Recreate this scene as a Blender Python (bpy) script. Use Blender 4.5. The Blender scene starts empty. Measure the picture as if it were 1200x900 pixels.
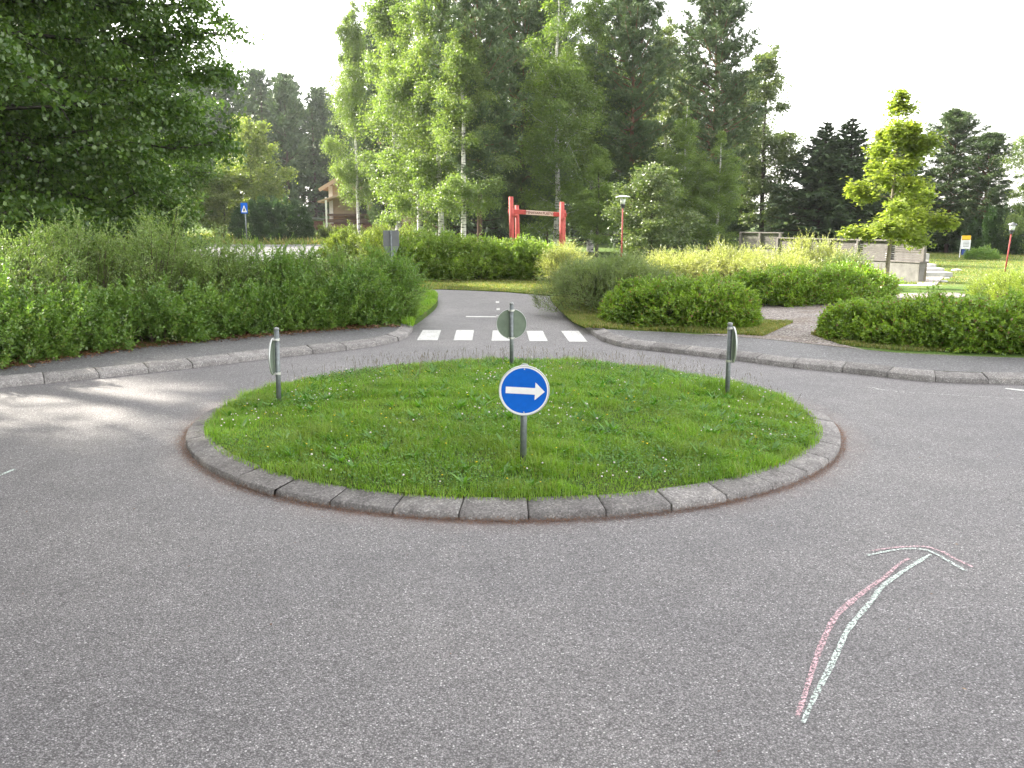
import bpy, bmesh, math
import numpy as np
from mathutils import Vector, geometry

R = math.radians
SC = bpy.context.scene
COL = SC.collection

# ------------------------------------------------------------------ camera
FPX, PITCH, CAMH = 1000.0, R(10.65), 1.7          # focal length in pixels of the 1200 px wide photograph
cam_d = bpy.data.cameras.new('camera')
cam_d.sensor_width = 36.0
cam_d.lens = FPX / 1200.0 * 36.0
cam_d.clip_start = 0.05
cam_d.clip_end = 3000
cam = bpy.data.objects.new('camera', cam_d)
cam.location = (0, 0, CAMH)
cam.rotation_euler = (R(90) - PITCH, 0, 0)
COL.objects.link(cam)
SC.camera = cam

# ------------------------------------------------------------------ world, sun, exposure
SUN_AZ_X, SUN_AZ_Y, SUN_EL = -0.862, 0.507, R(34)     # where the sun stands: left, a little ahead
_n = math.hypot(SUN_AZ_X, SUN_AZ_Y)
SUN = Vector((SUN_AZ_X / _n * math.cos(SUN_EL), SUN_AZ_Y / _n * math.cos(SUN_EL), math.sin(SUN_EL)))
world = bpy.data.worlds.new('World')
SC.world = world
world.use_nodes = True
wn = world.node_tree
for n in list(wn.nodes):
    wn.nodes.remove(n)
wo = wn.nodes.new('ShaderNodeOutputWorld')
wb = wn.nodes.new('ShaderNodeBackground')
sky = wn.nodes.new('ShaderNodeTexSky')
sky.sky_type = 'NISHITA'
sky.sun_disc = False
sky.sun_elevation = SUN_EL
sky.sun_rotation = math.atan2(SUN.x, SUN.y)
sky.air_density = 1.0
sky.dust_density = 1.6
sky.ozone_density = 1.0
hs = wn.nodes.new('ShaderNodeHueSaturation')         # thin white veil of summer haze
hs.inputs['Saturation'].default_value = 0.16
wn.links.new(sky.outputs[0], hs.inputs['Color'])
wm = wn.nodes.new('ShaderNodeMix'); wm.data_type = 'RGBA'; wm.blend_type = 'MULTIPLY'
wm.inputs[0].default_value = 1.0
wm.inputs[7].default_value = (1.035, 1.0, 0.955, 1)     # warm milky air
wn.links.new(hs.outputs[0], wm.inputs[6]); wn.links.new(wm.outputs[2], wb.inputs[0])
wb.inputs[1].default_value = 0.15
wn.links.new(wb.outputs[0], wo.inputs[0])

sun_d = bpy.data.lights.new('sun', 'SUN')
sun_d.energy = 3.2
sun_d.angle = R(1.0)
sun_d.color = (1.0, 0.93, 0.80)
sun = bpy.data.objects.new('sun', sun_d)
sun.rotation_euler = SUN.to_track_quat('Z', 'Y').to_euler()
sun.location = (-20, 10, 20)
COL.objects.link(sun)

vs = SC.view_settings
vs.view_transform = 'Standard'
vs.look = 'None'
vs.exposure = 2.62
vs.gamma = 1.0
vs.use_curve_mapping = False
SC.render.engine = 'CYCLES'
cy = SC.cycles
cy.max_bounces = 6
cy.diffuse_bounces = 3
cy.glossy_bounces = 2
cy.transmission_bounces = 4
cy.transparent_max_bounces = 6
cy.caustics_reflective = False
cy.caustics_refractive = False
cy.use_denoising = True
SC.render.film_transparent = False

# ------------------------------------------------------------------ pixel -> world
CP, SP = math.cos(PITCH), math.sin(PITCH)


def ground(px, py, z=0.0):
    a, b = (px - 600) / FPX, (py - 450) / FPX
    dy, dz = CP - b * SP, -SP - b * CP
    t = (z - CAMH) / dz
    return (a * t, dy * t)


def xat(px, Y, z=0.0):
    return (px - 600) / FPX * (Y * CP - (z - CAMH) * SP)


def zat(py, Y):
    k = (450 - py) / FPX
    return CAMH + Y * (k * CP - SP) / (CP + k * SP)


# ------------------------------------------------------------------ tags
def tag(o, label=None, cat=None, group=None, kind=None):
    if label: o['label'] = label
    if cat: o['category'] = cat
    if group: o['group'] = group
    if kind: o['kind'] = kind
    return o


def empty(name, loc, rz=0.0, label=None, cat=None, group=None):
    o = bpy.data.objects.new(name, None)
    o.empty_display_size = 0.2
    o.location = loc
    o.rotation_euler = (0, 0, rz)
    COL.objects.link(o)
    return tag(o, label, cat, group)


def link(name, me, mat, parent=None, smooth=False):
    o = bpy.data.objects.new(name, me)
    if mat is not None and not me.materials:
        me.materials.append(mat)
    if smooth:
        me.polygons.foreach_set('use_smooth', [True] * len(me.polygons))
    COL.objects.link(o)
    if parent is not None:
        o.parent = parent
    return o


def npmesh(name, V, F):
    """V (n,3) float, F (m,k) int, all faces with k corners"""
    me = bpy.data.meshes.new(name)
    V = np.ascontiguousarray(V, dtype=np.float32)
    F = np.ascontiguousarray(F, dtype=np.int32)
    me.vertices.add(len(V))
    me.vertices.foreach_set('co', V.ravel())
    m, k = F.shape
    me.loops.add(m * k)
    me.loops.foreach_set('vertex_index', F.ravel())
    me.polygons.add(m)
    me.polygons.foreach_set('loop_start', np.arange(0, m * k, k, dtype=np.int32))
    me.update(calc_edges=True)
    return me


def copy_tree(o, parent=None):
    c = o.copy()
    COL.objects.link(c)
    c.parent = parent
    for ch in list(o.children):
        copy_tree(ch, c)
    return c


# ------------------------------------------------------------------ materials
class NT:
    def __init__(s, name):
        s.m = bpy.data.materials.new(name)
        s.m.use_nodes = True
        s.t = s.m.node_tree
        for n in list(s.t.nodes):
            s.t.nodes.remove(n)
        s.out = s.t.nodes.new('ShaderNodeOutputMaterial')

    def n(s, typ, **kw):
        nd = s.t.nodes.new('ShaderNode' + typ)
        for k, v in kw.items():
            if k in nd.inputs.keys() if hasattr(nd.inputs, 'keys') else False:
                nd.inputs[k].default_value = v
            else:
                setattr(nd, k, v)
        return nd

    def l(s, a, b):
        s.t.links.new(a, b)

    def coord(s, kind='Object'):
        return s.n('TexCoord').outputs[kind]

    def noise(s, scale, detail=3, rough=0.55, vec=None, dist=0.0):
        nd = s.n('TexNoise')
        nd.inputs['Scale'].default_value = scale
        nd.inputs['Detail'].default_value = detail
        nd.inputs['Roughness'].default_value = rough
        nd.inputs['Distortion'].default_value = dist
        if vec is not None: s.l(vec, nd.inputs['Vector'])
        return nd.outputs['Fac']

    def ramp(s, fac, stops):
        nd = s.n('ValToRGB')
        cr = nd.color_ramp
        while len(cr.elements) > 1:
            cr.elements.remove(cr.elements[-1])
        for i, (p, c) in enumerate(stops):
            e = cr.elements[0] if i == 0 else cr.elements.new(p)
            e.position = p
            e.color = (c[0], c[1], c[2], 1) if hasattr(c, '__len__') else (c, c, c, 1)
        s.l(fac, nd.inputs[0])
        return nd.outputs[0]

    def mix(s, fac, a, b, blend='MIX'):
        nd = s.n('Mix')
        nd.data_type = 'RGBA'
        nd.blend_type = blend
        for v, i in ((fac, 0), (a, 6), (b, 7)):
            if isinstance(v, bpy.types.NodeSocket):
                s.l(v, nd.inputs[i])
            elif i == 0:
                nd.inputs[0].default_value = v
            else:
                nd.inputs[i].default_value = (v[0], v[1], v[2], 1)
        return nd.outputs[2]

    def math(s, op, a, b=0.0, clamp=False):
        nd = s.n('Math')
        nd.operation = op
        nd.use_clamp = clamp
        for v, i in ((a, 0), (b, 1)):
            if isinstance(v, bpy.types.NodeSocket):
                s.l(v, nd.inputs[i])
            else:
                nd.inputs[i].default_value = v
        return nd.outputs[0]

    def bump(s, h, strength=0.3, dist=0.01):
        nd = s.n('Bump')
        nd.inputs['Strength'].default_value = strength
        nd.inputs['Distance'].default_value = dist
        s.l(h, nd.inputs['Height'])
        return nd.outputs[0]

    def bsdf(s, col, rough=0.8, bump=None, metallic=0.0, spec=0.3):
        nd = s.n('BsdfPrincipled')
        if isinstance(col, bpy.types.NodeSocket):
            s.l(col, nd.inputs['Base Color'])
        else:
            nd.inputs['Base Color'].default_value = (col[0], col[1], col[2], 1)
        if isinstance(rough, bpy.types.NodeSocket):
            s.l(rough, nd.inputs['Roughness'])
        else:
            nd.inputs['Roughness'].default_value = rough
        nd.inputs['Metallic'].default_value = metallic
        nd.inputs['Specular IOR Level'].default_value = spec
        if bump is not None: s.l(bump, nd.inputs['Normal'])
        return nd.outputs[0]

    def done(s, sh):
        s.l(sh, s.out.inputs['Surface'])
        return s.m


def simple(name, col, rough=0.6, metallic=0.0, var=0.15, scale=12.0, bump=0.0, spec=0.3):
    t = NT(name)
    c = t.coord()
    f = t.noise(scale, 5, 0.6, c)
    lo = [x * (1 - var) for x in col]
    hi = [min(1, x * (1 + var)) for x in col]
    cc = t.ramp(f, [(0.3, lo), (0.7, hi)])
    b = t.bump(t.noise(scale * 6, 3, 0.6, c), bump, 0.004) if bump else None
    return t.done(t.bsdf(cc, rough, b, metallic, spec))


def leafmat(name, c1, c2, c3=None, trans=0.42, tcol=1.35, gloss=0.05, clump=0.8, p3=0.06, patch=None):
    """leaf: colour varies from leaf to leaf and between branches; light passes through"""
    t = NT(name)
    geo = t.n('NewGeometry')
    rnd = geo.outputs['Random Per Island']
    col = t.ramp(rnd, [(0.0, c1), (1.0, c2)])
    if c3 is not None:
        f3 = t.math('GREATER_THAN', t.math('FRACT', t.math('MULTIPLY', rnd, 37.3)), 1 - p3)
        col = t.mix(f3, col, c3)
    big = t.noise(clump, 2, 0.5, t.coord())
    k = t.ramp(big, [(0.3, (0.78, 0.82, 0.8)), (0.7, (1.15, 1.1, 1.0))])
    col = t.mix(1.0, col, k, 'MULTIPLY')
    if patch is not None:
        col = t.mix(t.ramp(t.noise(2.1, 4, 0.6, t.coord()), [(0.46, 0.0), (0.66, 0.75)]), col, patch)
    d = t.n('BsdfDiffuse'); t.l(col, d.inputs[0])
    tr = t.n('BsdfTranslucent')
    tc = t.mix(1.0, col, (tcol * 1.05, tcol * 1.1, tcol * 0.55), 'MULTIPLY')
    t.l(tc, tr.inputs[0])
    m1 = t.n('MixShader'); m1.inputs[0].default_value = trans
    t.l(d.outputs[0], m1.inputs[1]); t.l(tr.outputs[0], m1.inputs[2])
    g = t.n('BsdfGlossy'); g.inputs['Roughness'].default_value = 0.45
    g.inputs[0].default_value = (1, 1, 1, 1)
    m2 = t.n('MixShader'); m2.inputs[0].default_value = gloss
    t.l(m1.outputs[0], m2.inputs[1]); t.l(g.outputs[0], m2.inputs[2])
    return t.done(m2.outputs[0])


def asphalt_mat(name, base, dark, stone, stone_amt=0.3, dust=True, ring=None, speck=150.0):
    t = NT(name)
    c = t.coord()
    v = t.n('TexVoronoi'); v.inputs['Scale'].default_value = speck
    t.l(c, v.inputs['Vector'])
    sep = t.n('SeparateColor'); t.l(v.outputs['Color'], sep.inputs[0])
    cell = t.ramp(sep.outputs[0], [(0.0, dark), (0.3, [b * 0.8 for b in base]), (0.7, base), (0.90, [b * 1.3 for b in base]), (0.955, [b * 1.55 for b in base]), (1.0, stone)])
    gap = t.ramp(v.outputs['Distance'], [(0.25, 1.0), (0.65, 0.42)])
    col = t.mix(1.0, cell, gap, 'MULTIPLY')
    fine = t.noise(260, 2, 0.6, c)
    col = t.mix(1.0, col, t.ramp(fine, [(0.3, 0.72), (0.7, 1.3)]), 'MULTIPLY')
    big = t.noise(0.55, 5, 0.6, c)
    col = t.mix(1.0, col, t.ramp(big, [(0.3, (0.82, 0.82, 0.84)), (0.7, (1.16, 1.15, 1.13))]), 'MULTIPLY')
    mid = t.noise(3.5, 4, 0.65, c)
    col = t.mix(1.0, col, t.ramp(mid, [(0.3, 0.9), (0.7, 1.1)]), 'MULTIPLY')
    if ring is not None:       # reddish needle dust washed up against the island kerb
        cx, cyy, rad = ring
        sub = t.n('VectorMath'); sub.operation = 'SUBTRACT'
        t.l(c, sub.inputs[0]); sub.inputs[1].default_value = (cx, cyy, 0)
        ln = t.n('VectorMath'); ln.operation = 'LENGTH'; t.l(sub.outputs[0], ln.inputs[0])
        d = t.math('SUBTRACT', ln.outputs['Value'], rad)
        d = t.math('ADD', d, t.math('MULTIPLY', t.math('SUBTRACT', t.noise(6, 5, 0.7, c), 0.5), 0.28))
        f = t.ramp(d, [(0.0, 0.6), (0.06, 0.22), (0.26, 0.0)])
        f = t.math('MULTIPLY', f, t.ramp(t.noise(0.8, 3, 0.6, c), [(0.38, 0.15), (0.62, 1.0)]))
        col = t.mix(f, col, (0.21, 0.135, 0.10))
    # fine cracks
    vc = t.n('TexVoronoi'); vc.feature = 'DISTANCE_TO_EDGE'; vc.inputs['Scale'].default_value = 0.55
    wob = t.n('TexNoise'); wob.inputs['Scale'].default_value = 2.2; wob.inputs['Detail'].default_value = 5
    t.l(c, wob.inputs['Vector'])
    av = t.n('VectorMath'); av.operation = 'ADD'
    sc = t.n('VectorMath'); sc.operation = 'SCALE'; sc.inputs['Scale'].default_value = 0.9
    t.l(wob.outputs['Color'], sc.inputs[0]); t.l(c, av.inputs[0]); t.l(sc.outputs[0], av.inputs[1])
    t.l(av.outputs[0], vc.inputs['Vector'])
    cr = t.ramp(vc.outputs['Distance'], [(0.0, 1.0), (0.0042, 0.0)])
    crm = t.math('MULTIPLY', cr, t.ramp(t.noise(0.9, 3, 0.5, c), [(0.50, 0.0), (0.60, 0.85)]))
    col = t.mix(crm, col, [x * 0.55 for x in dark])
    hgt = t.math('SUBTRACT', t.math('MULTIPLY', sep.outputs[0], 0.5), t.math('MULTIPLY', v.outputs['Distance'], 1.0))
    b = t.bump(hgt, 0.55, 0.004)
    return t.done(t.bsdf(col, 0.62, b, 0, 0.5))


RCX, RCY, RR = -0.01, 7.21, 2.66     # the round island: centre and outer kerb radius (set below from the photo's rows)
_zn, _zf = ground(602, 610)[1], ground(602, 428.5)[1]
RCY, RR = (_zn + _zf) / 2, (_zf - _zn) / 2
RCX = xat(601.5, RCY)
print('ring', RCX, RCY, RR)

M = {}
M['asphalt'] = asphalt_mat('road_asphalt', (0.232, 0.222, 0.228), (0.088, 0.084, 0.088), (0.62, 0.6, 0.6), ring=(RCX, RCY, RR))
M['pavement'] = asphalt_mat('pavement_asphalt', (0.17, 0.168, 0.175), (0.085, 0.084, 0.088), (0.4, 0.4, 0.42), 0.15, speck=70)
M['far_road'] = asphalt_mat('far_asphalt', (0.15, 0.147, 0.15), (0.09, 0.09, 0.09), (0.5, 0.5, 0.5), 0.2)


def gravel_mat():
    t = NT('gravel')
    c = t.coord()
    v = t.n('TexVoronoi'); v.inputs['Scale'].default_value = 42
    t.l(c, v.inputs['Vector'])
    sep = t.n('SeparateColor'); t.l(v.outputs['Color'], sep.inputs[0])
    col = t.ramp(sep.outputs[0], [(0, (0.15, 0.13, 0.12)), (0.45, (0.33, 0.29, 0.27)), (0.8, (0.46, 0.42, 0.39)), (1, (0.52, 0.5, 0.48))])
    col = t.mix(1.0, col, t.ramp(v.outputs['Distance'], [(0.2, 1.0), (0.7, 0.45)]), 'MULTIPLY')
    big = t.noise(1.3, 5, 0.6, c)
    col = t.mix(t.ramp(big, [(0.5, 0.0), (0.72, 0.75)]), col, (0.16, 0.12, 0.085))
    b = t.bump(v.outputs['Distance'], 0.6, 0.012)
    return t.done(t.bsdf(col, 0.95, b, 0, 0.2))


M['gravel'] = gravel_mat()


def soil_grass_mat(name, g1, g2, g3, dry, scale=1.0, dryamt=0.5):
    t = NT(name)
    c = t.coord()
    f = t.noise(34 * scale, 5, 0.7, c)
    col = t.ramp(f, [(0.28, g1), (0.5, g2), (0.72, g3)])
    big = t.noise(1.1 * scale, 5, 0.62, c)
    col = t.mix(t.ramp(big, [(0.48, 0.0), (0.70, dryamt)]), col, dry)
    b = t.bump(f, 0.9, 0.03)
    return t.done(t.bsdf(col, 0.95, b, 0, 0.15))


M['lawn'] = soil_grass_mat('lawn_ground', (0.035, 0.07, 0.012), (0.085, 0.15, 0.03), (0.15, 0.22, 0.05), (0.20, 0.19, 0.07))
M['meadow'] = soil_grass_mat('far_ground', (0.03, 0.055, 0.012), (0.07, 0.12, 0.025), (0.13, 0.18, 0.045), (0.17, 0.17, 0.06), 0.4)
M['island_soil'] = soil_grass_mat('island_soil', (0.025, 0.04, 0.012), (0.05, 0.09, 0.02), (0.08, 0.13, 0.03), (0.10, 0.09, 0.045))


def kerb_mat(name, base):
    t = NT(name)
    c = t.coord()
    geo = t.n('NewGeometry')
    per = t.ramp(geo.outputs['Random Per Island'], [(0, 0.82), (1, 1.16)])
    v = t.n('TexVoronoi'); v.inputs['Scale'].default_value = 110
    t.l(c, v.inputs['Vector'])
    sep = t.n('SeparateColor'); t.l(v.outputs['Color'], sep.inputs[0])
    col = t.ramp(sep.outputs[0], [(0, [x * 0.7 for x in base]), (0.5, base), (0.85, [x * 1.2 for x in base]), (0.99, [x * 1.7 for x in base])])
    col = t.mix(1.0, col, per, 'MULTIPLY')
    st = t.noise(7, 6, 0.7, c)
    col = t.mix(1.0, col, t.ramp(st, [(0.3, (0.62, 0.6, 0.6)), (0.55, (1, 1, 1)), (0.75, (1.25, 1.22, 1.15))]), 'MULTIPLY')
    li = t.noise(30, 4, 0.7, c)
    col = t.mix(t.ramp(li, [(0.62, 0.0), (0.75, 0.35)]), col, (0.20, 0.20, 0.14))
    b = t.bump(t.noise(60, 4, 0.7, c), 0.5, 0.008)
    return t.done(t.bsdf(col, 0.9, b, 0, 0.25))


M['kerb'] = kerb_mat('island_kerb_concrete', (0.205, 0.196, 0.192))
M['kerb2'] = kerb_mat('kerb_concrete', (0.225, 0.216, 0.210))
M['joint'] = simple('kerb_joint', (0.035, 0.027, 0.022), 0.95, var=0.4, scale=30)


def paint_mat(name, col, wear=0.45, scale=30.0):
    t = NT(name)
    c = t.coord()
    w = t.noise(scale, 6, 0.75, c)
    w2 = t.noise(3.0, 3, 0.6, c)
    cc = t.mix(1.0, t.ramp(w2, [(0.3, 0.85), (0.7, 1.08)]), col, 'MULTIPLY')
    a = t.ramp(w, [(wear - 0.06, 0.0), (wear + 0.03, 1.0)])
    p = t.bsdf(cc, 0.75)
    tr = t.n('BsdfTransparent')
    mx = t.n('MixShader')
    t.l(a, mx.inputs[0]); t.l(tr.outputs[0], mx.inputs[1]); t.l(p, mx.inputs[2])
    return t.done(mx.outputs[0])


M['paint'] = paint_mat('road_paint', (0.60, 0.60, 0.58), 0.42, 45)
M['faint'] = paint_mat('worn_paint', (0.42, 0.42, 0.41), 0.52, 30)
M['chalk_pink'] = paint_mat('pink_chalk', (0.72, 0.48, 0.52), 0.52, 75)
M['chalk_mint'] = paint_mat('mint_chalk', (0.64, 0.74, 0.69), 0.51, 75)

M['galv'] = simple('galvanised_steel', (0.18, 0.20, 0.205), 0.5, 0.5, 0.25, 30, 0.1)
M['galv_cap'] = simple('grey_plastic_cap', (0.26, 0.27, 0.27), 0.6)
M['alu_back'] = simple('weathered_aluminium', (0.17, 0.21, 0.165), 0.55, 0.25, 0.18, 9)
M['alu_grey'] = simple('grey_aluminium', (0.15, 0.157, 0.163), 0.5, 0.35, 0.1, 9)
M['alu_edge'] = simple('bright_aluminium_edge', (0.55, 0.57, 0.56), 0.4, 0.4, 0.1)
M['clamp'] = simple('bright_clamp', (0.6, 0.6, 0.58), 0.35, 0.7, 0.1)
M['sign_blue'] = simple('sign_blue', (0.002, 0.105, 0.50), 0.45, 0, 0.10, 16, spec=0.15)
M['sign_white'] = simple('sign_white', (0.74, 0.74, 0.73), 0.42, 0, 0.07, 18)
M['red_wood'] = simple('red_stained_wood', (0.40, 0.075, 0.065), 0.7, 0, 0.25, 9, 0.2)
M['red_pole'] = simple('red_painted_pole', (0.26, 0.045, 0.04), 0.6, 0, 0.3, 14)
M['sign_board'] = simple('cream_board', (0.62, 0.50, 0.42), 0.7, 0, 0.12, 9)
M['letter'] = simple('brown_letters', (0.13, 0.03, 0.03), 0.7)
M['dark_metal'] = simple('dark_metal', (0.03, 0.032, 0.035), 0.5)
M['white_metal'] = simple('white_metal', (0.72, 0.73, 0.74), 0.45)
M['lamp_glass'] = simple('frosted_lamp_glass', (0.62, 0.64, 0.64), 0.35)
M['yellow'] = simple('yellow_panel', (0.78, 0.46, 0.02), 0.5)
M['blue_panel'] = simple('dark_blue_panel', (0.03, 0.06, 0.25), 0.5)
M['pale_blue'] = simple('notice_sheet', (0.50, 0.58, 0.62), 0.4, 0, 0.35, 14)
M['bark_grey'] = simple('grey_bark', (0.065, 0.058, 0.048), 0.95, 0, 0.45, 10, 0.6)
M['bark_young'] = simple('young_bark', (0.22, 0.19, 0.15), 0.9, 0, 0.3, 18, 0.4)
M['twig'] = simple('brown_twigs', (0.085, 0.06, 0.042), 0.95, 0, 0.4, 12)
M['twig_grey'] = simple('grey_twigs', (0.13, 0.10, 0.08), 0.95, 0, 0.4, 12)
M['bark_spruce'] = simple('spruce_bark', (0.075, 0.055, 0.045), 0.95, 0, 0.4, 10, 0.6)


def birch_bark():
    t = NT('birch_bark')
    c = t.coord()
    mp = t.n('Mapping'); mp.inputs['Scale'].default_value = (2.0, 2.0, 9.0)
    t.l(c, mp.inputs[0])
    f = t.noise(1.1, 4, 0.7, mp.outputs[0])
    col = t.ramp(f, [(0.40, (0.03, 0.028, 0.026)), (0.47, (0.58, 0.56, 0.53)), (0.8, (0.72, 0.70, 0.67))])
    return t.done(t.bsdf(col, 0.8))


def pine_bark():
    t = NT('pine_bark')
    c = t.coord()
    sx = t.n('SeparateXYZ'); t.l(c, sx.inputs[0])
    f = t.math('ADD', t.math('MULTIPLY', sx.outputs[2], 0.12), t.math('MULTIPLY', t.noise(5, 5, 0.7, c), 0.5))
    col = t.ramp(f, [(0.35, (0.09, 0.06, 0.05)), (0.8, (0.13, 0.075, 0.055)), (1.0, (0.19, 0.10, 0.065))])
    return t.done(t.bsdf(col, 0.9, t.bump(t.noise(16, 4, 0.7, c), 0.5, 0.02)))


M['bark_birch'] = birch_bark()
M['bark_pine'] = pine_bark()

# foliage colours (real leaf reflectances)
M['l_linden'] = leafmat('linden_leaves', (0.049, 0.111, 0.021), (0.122, 0.208, 0.032), (0.09, 0.14, 0.035), 0.38, clump=0.4)
M['l_birch'] = leafmat('birch_leaves', (0.111, 0.185, 0.040), (0.216, 0.288, 0.069), (0.22, 0.26, 0.13), 0.45, clump=0.3)
M['l_birch_d'] = leafmat('deep_birch_leaves', (0.093, 0.168, 0.025), (0.195, 0.279, 0.045), (0.15, 0.2, 0.08), 0.42, clump=0.3)
M['l_birch_y'] = leafmat('pale_birch_leaves', (0.095, 0.145, 0.035), (0.17, 0.22, 0.06), (0.25, 0.28, 0.12), 0.45, clump=0.3)
M['l_aspen'] = leafmat('aspen_leaves', (0.071, 0.114, 0.039), (0.143, 0.186, 0.066), (0.17, 0.2, 0.12), 0.4, clump=0.3)
M['l_pine'] = leafmat('pine_needles', (0.049, 0.097, 0.040), (0.113, 0.166, 0.058), (0.08, 0.10, 0.045), 0.15, clump=0.5)
M['l_spruce'] = leafmat('spruce_needles', (0.044, 0.084, 0.038), (0.097, 0.149, 0.058), (0.05, 0.08, 0.04), 0.12, clump=0.5)
M['l_maple'] = leafmat('maple_leaves', (0.200, 0.270, 0.045), (0.320, 0.385, 0.080), (0.34, 0.38, 0.10), 0.5, clump=1.2)
M['l_sallow'] = leafmat('backlit_leaves', (0.11, 0.16, 0.03), (0.20, 0.25, 0.06), (0.30, 0.32, 0.13), 0.5, clump=0.6)
M['l_darkbush'] = leafmat('dark_bush_leaves', (0.029, 0.072, 0.023), (0.065, 0.130, 0.039), None, 0.35, clump=0.5)
M['l_willow'] = leafmat('grey_green_willow_leaves', (0.134, 0.219, 0.057), (0.249, 0.346, 0.098), (0.24, 0.27, 0.13), 0.35, clump=1.3, p3=0.07)
M['l_low'] = leafmat('fresh_low_leaves', (0.099, 0.206, 0.034), (0.190, 0.305, 0.058), (0.20, 0.25, 0.06), 0.38, clump=1.6)
M['l_spirea'] = leafmat('spirea_leaves', (0.129, 0.248, 0.024), (0.265, 0.385, 0.050), (0.24, 0.14, 0.06), 0.38, clump=1.6, p3=0.05)
M['l_bluewillow'] = leafmat('blue_green_willow_leaves', (0.119, 0.185, 0.065), (0.221, 0.281, 0.103), (0.2, 0.24, 0.14), 0.35, clump=1.3)
M['l_yellow'] = leafmat('yellow_green_willow_leaves', (0.240, 0.280, 0.080), (0.400, 0.420, 0.160), (0.44, 0.44, 0.26), 0.42, clump=1.3, p3=0.2)
M['l_hedge'] = leafmat('hedge_leaves', (0.126, 0.230, 0.030), (0.261, 0.356, 0.065), (0.26, 0.29, 0.1), 0.42, clump=1.0)
M['grass'] = leafmat('grass_blades', (0.127, 0.270, 0.014), (0.265, 0.456, 0.032), (0.34, 0.32, 0.10), 0.40, tcol=1.2, gloss=0.04, clump=1.4, p3=0.06, patch=(0.22, 0.31, 0.045))
M['grass_dry'] = leafmat('verge_blades', (0.12, 0.19, 0.03), (0.24, 0.27, 0.07), (0.36, 0.30, 0.13), 0.35, gloss=0.03, clump=1.4, p3=0.25)
M['clover'] = leafmat('clover_leaves', (0.066, 0.192, 0.017), (0.138, 0.306, 0.029), None, 0.38, clump=1.4)
M['seed'] = leafmat('seed_heads', (0.10, 0.08, 0.045), (0.24, 0.20, 0.12), None, 0.2)
M['flower_w'] = simple('clover_flower', (0.72, 0.64, 0.62), 0.8, 0, 0.15, 40)
M['flower_y'] = simple('yellow_flower', (0.75, 0.55, 0.02), 0.8)
M['litter'] = leafmat('brown_litter', (0.10, 0.048, 0.028), (0.23, 0.11, 0.06), (0.3, 0.2, 0.12), 0.1)
M['ochre'] = simple('ochre_render', (0.40, 0.31, 0.20), 0.85, 0, 0.1, 2)
M['planks_grey'] = simple('weathered_planks', (0.125, 0.115, 0.107), 0.9, 0, 0.25, 8, 0.4)
M['roof'] = simple('roof_tile', (0.22, 0.12, 0.08), 0.8, 0, 0.2, 4)
M['white_paint'] = simple('white_house_paint', (0.72, 0.70, 0.66), 0.6)
M['fascia'] = simple('orange_fascia', (0.37, 0.27, 0.18), 0.7)
M['plinth'] = simple('red_brown_plinth', (0.16, 0.07, 0.055), 0.9)
M['dark_open'] = simple('dark_window_glass', (0.03, 0.03, 0.035), 0.15, spec=0.6)
M['brownwood'] = simple('brown_wood', (0.10, 0.06, 0.045), 0.8)


def concrete_mat(name, base, stain=True):
    t = NT(name)
    c = t.coord()
    f = t.noise(4, 6, 0.7, c)
    col = t.ramp(f, [(0.3, [x * 0.65 for x in base]), (0.55, base), (0.75, [min(.85, x * 1.35) for x in base])])
    if stain:
        mp = t.n('Mapping'); mp.inputs['Scale'].default_value = (2.2, 2.2, 0.25)
        t.l(c, mp.inputs[0])
        s = t.noise(1.6, 4, 0.6, mp.outputs[0])
        col = t.mix(t.ramp(s, [(0.56, 0.0), (0.66, 0.8)]), col, (0.09, 0.075, 0.04))
    return t.done(t.bsdf(col, 0.9, t.bump(t.noise(40, 4, 0.7, c), 0.3, 0.01)))


M['concrete'] = concrete_mat('stained_concrete', (0.17, 0.165, 0.155))
M['concrete_pale'] = concrete_mat('pale_concrete', (0.42, 0.41, 0.40), False)
M['slab'] = concrete_mat('slab_concrete', (0.40, 0.36, 0.34), False)

rng = np.random.default_rng(11)

# ------------------------------------------------------------------ vector helpers


def nrm(a):
    return a / (np.linalg.norm(a, axis=-1, keepdims=True) + 1e-9)


def rand_dirs(n, r=None):
    r = r or rng
    return nrm(r.normal(size=(n, 3)))


def leaf_quads(P, D, L, W, r=None, fold=0.25, N=None):
    """diamond leaves with a slight fold: 4 verts, 1 quad (bent on its diagonal)"""
    r = r or rng
    n = len(P)
    L = np.broadcast_to(np.asarray(L, float), (n,))[:, None]
    W = np.broadcast_to(np.asarray(W, float), (n,))[:, None]
    if N is None:
        N = rand_dirs(n, r)
    S = nrm(np.cross(D, N))
    U = np.cross(S, D)
    mid = P + D * L * 0.45
    V = np.stack([P, mid + S * W * .5 + U * W * fold, P + D * L, mid - S * W * .5 + U * W * fold], 1).reshape(-1, 3)
    F = np.arange(n * 4).reshape(n, 4)
    return V, F


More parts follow.
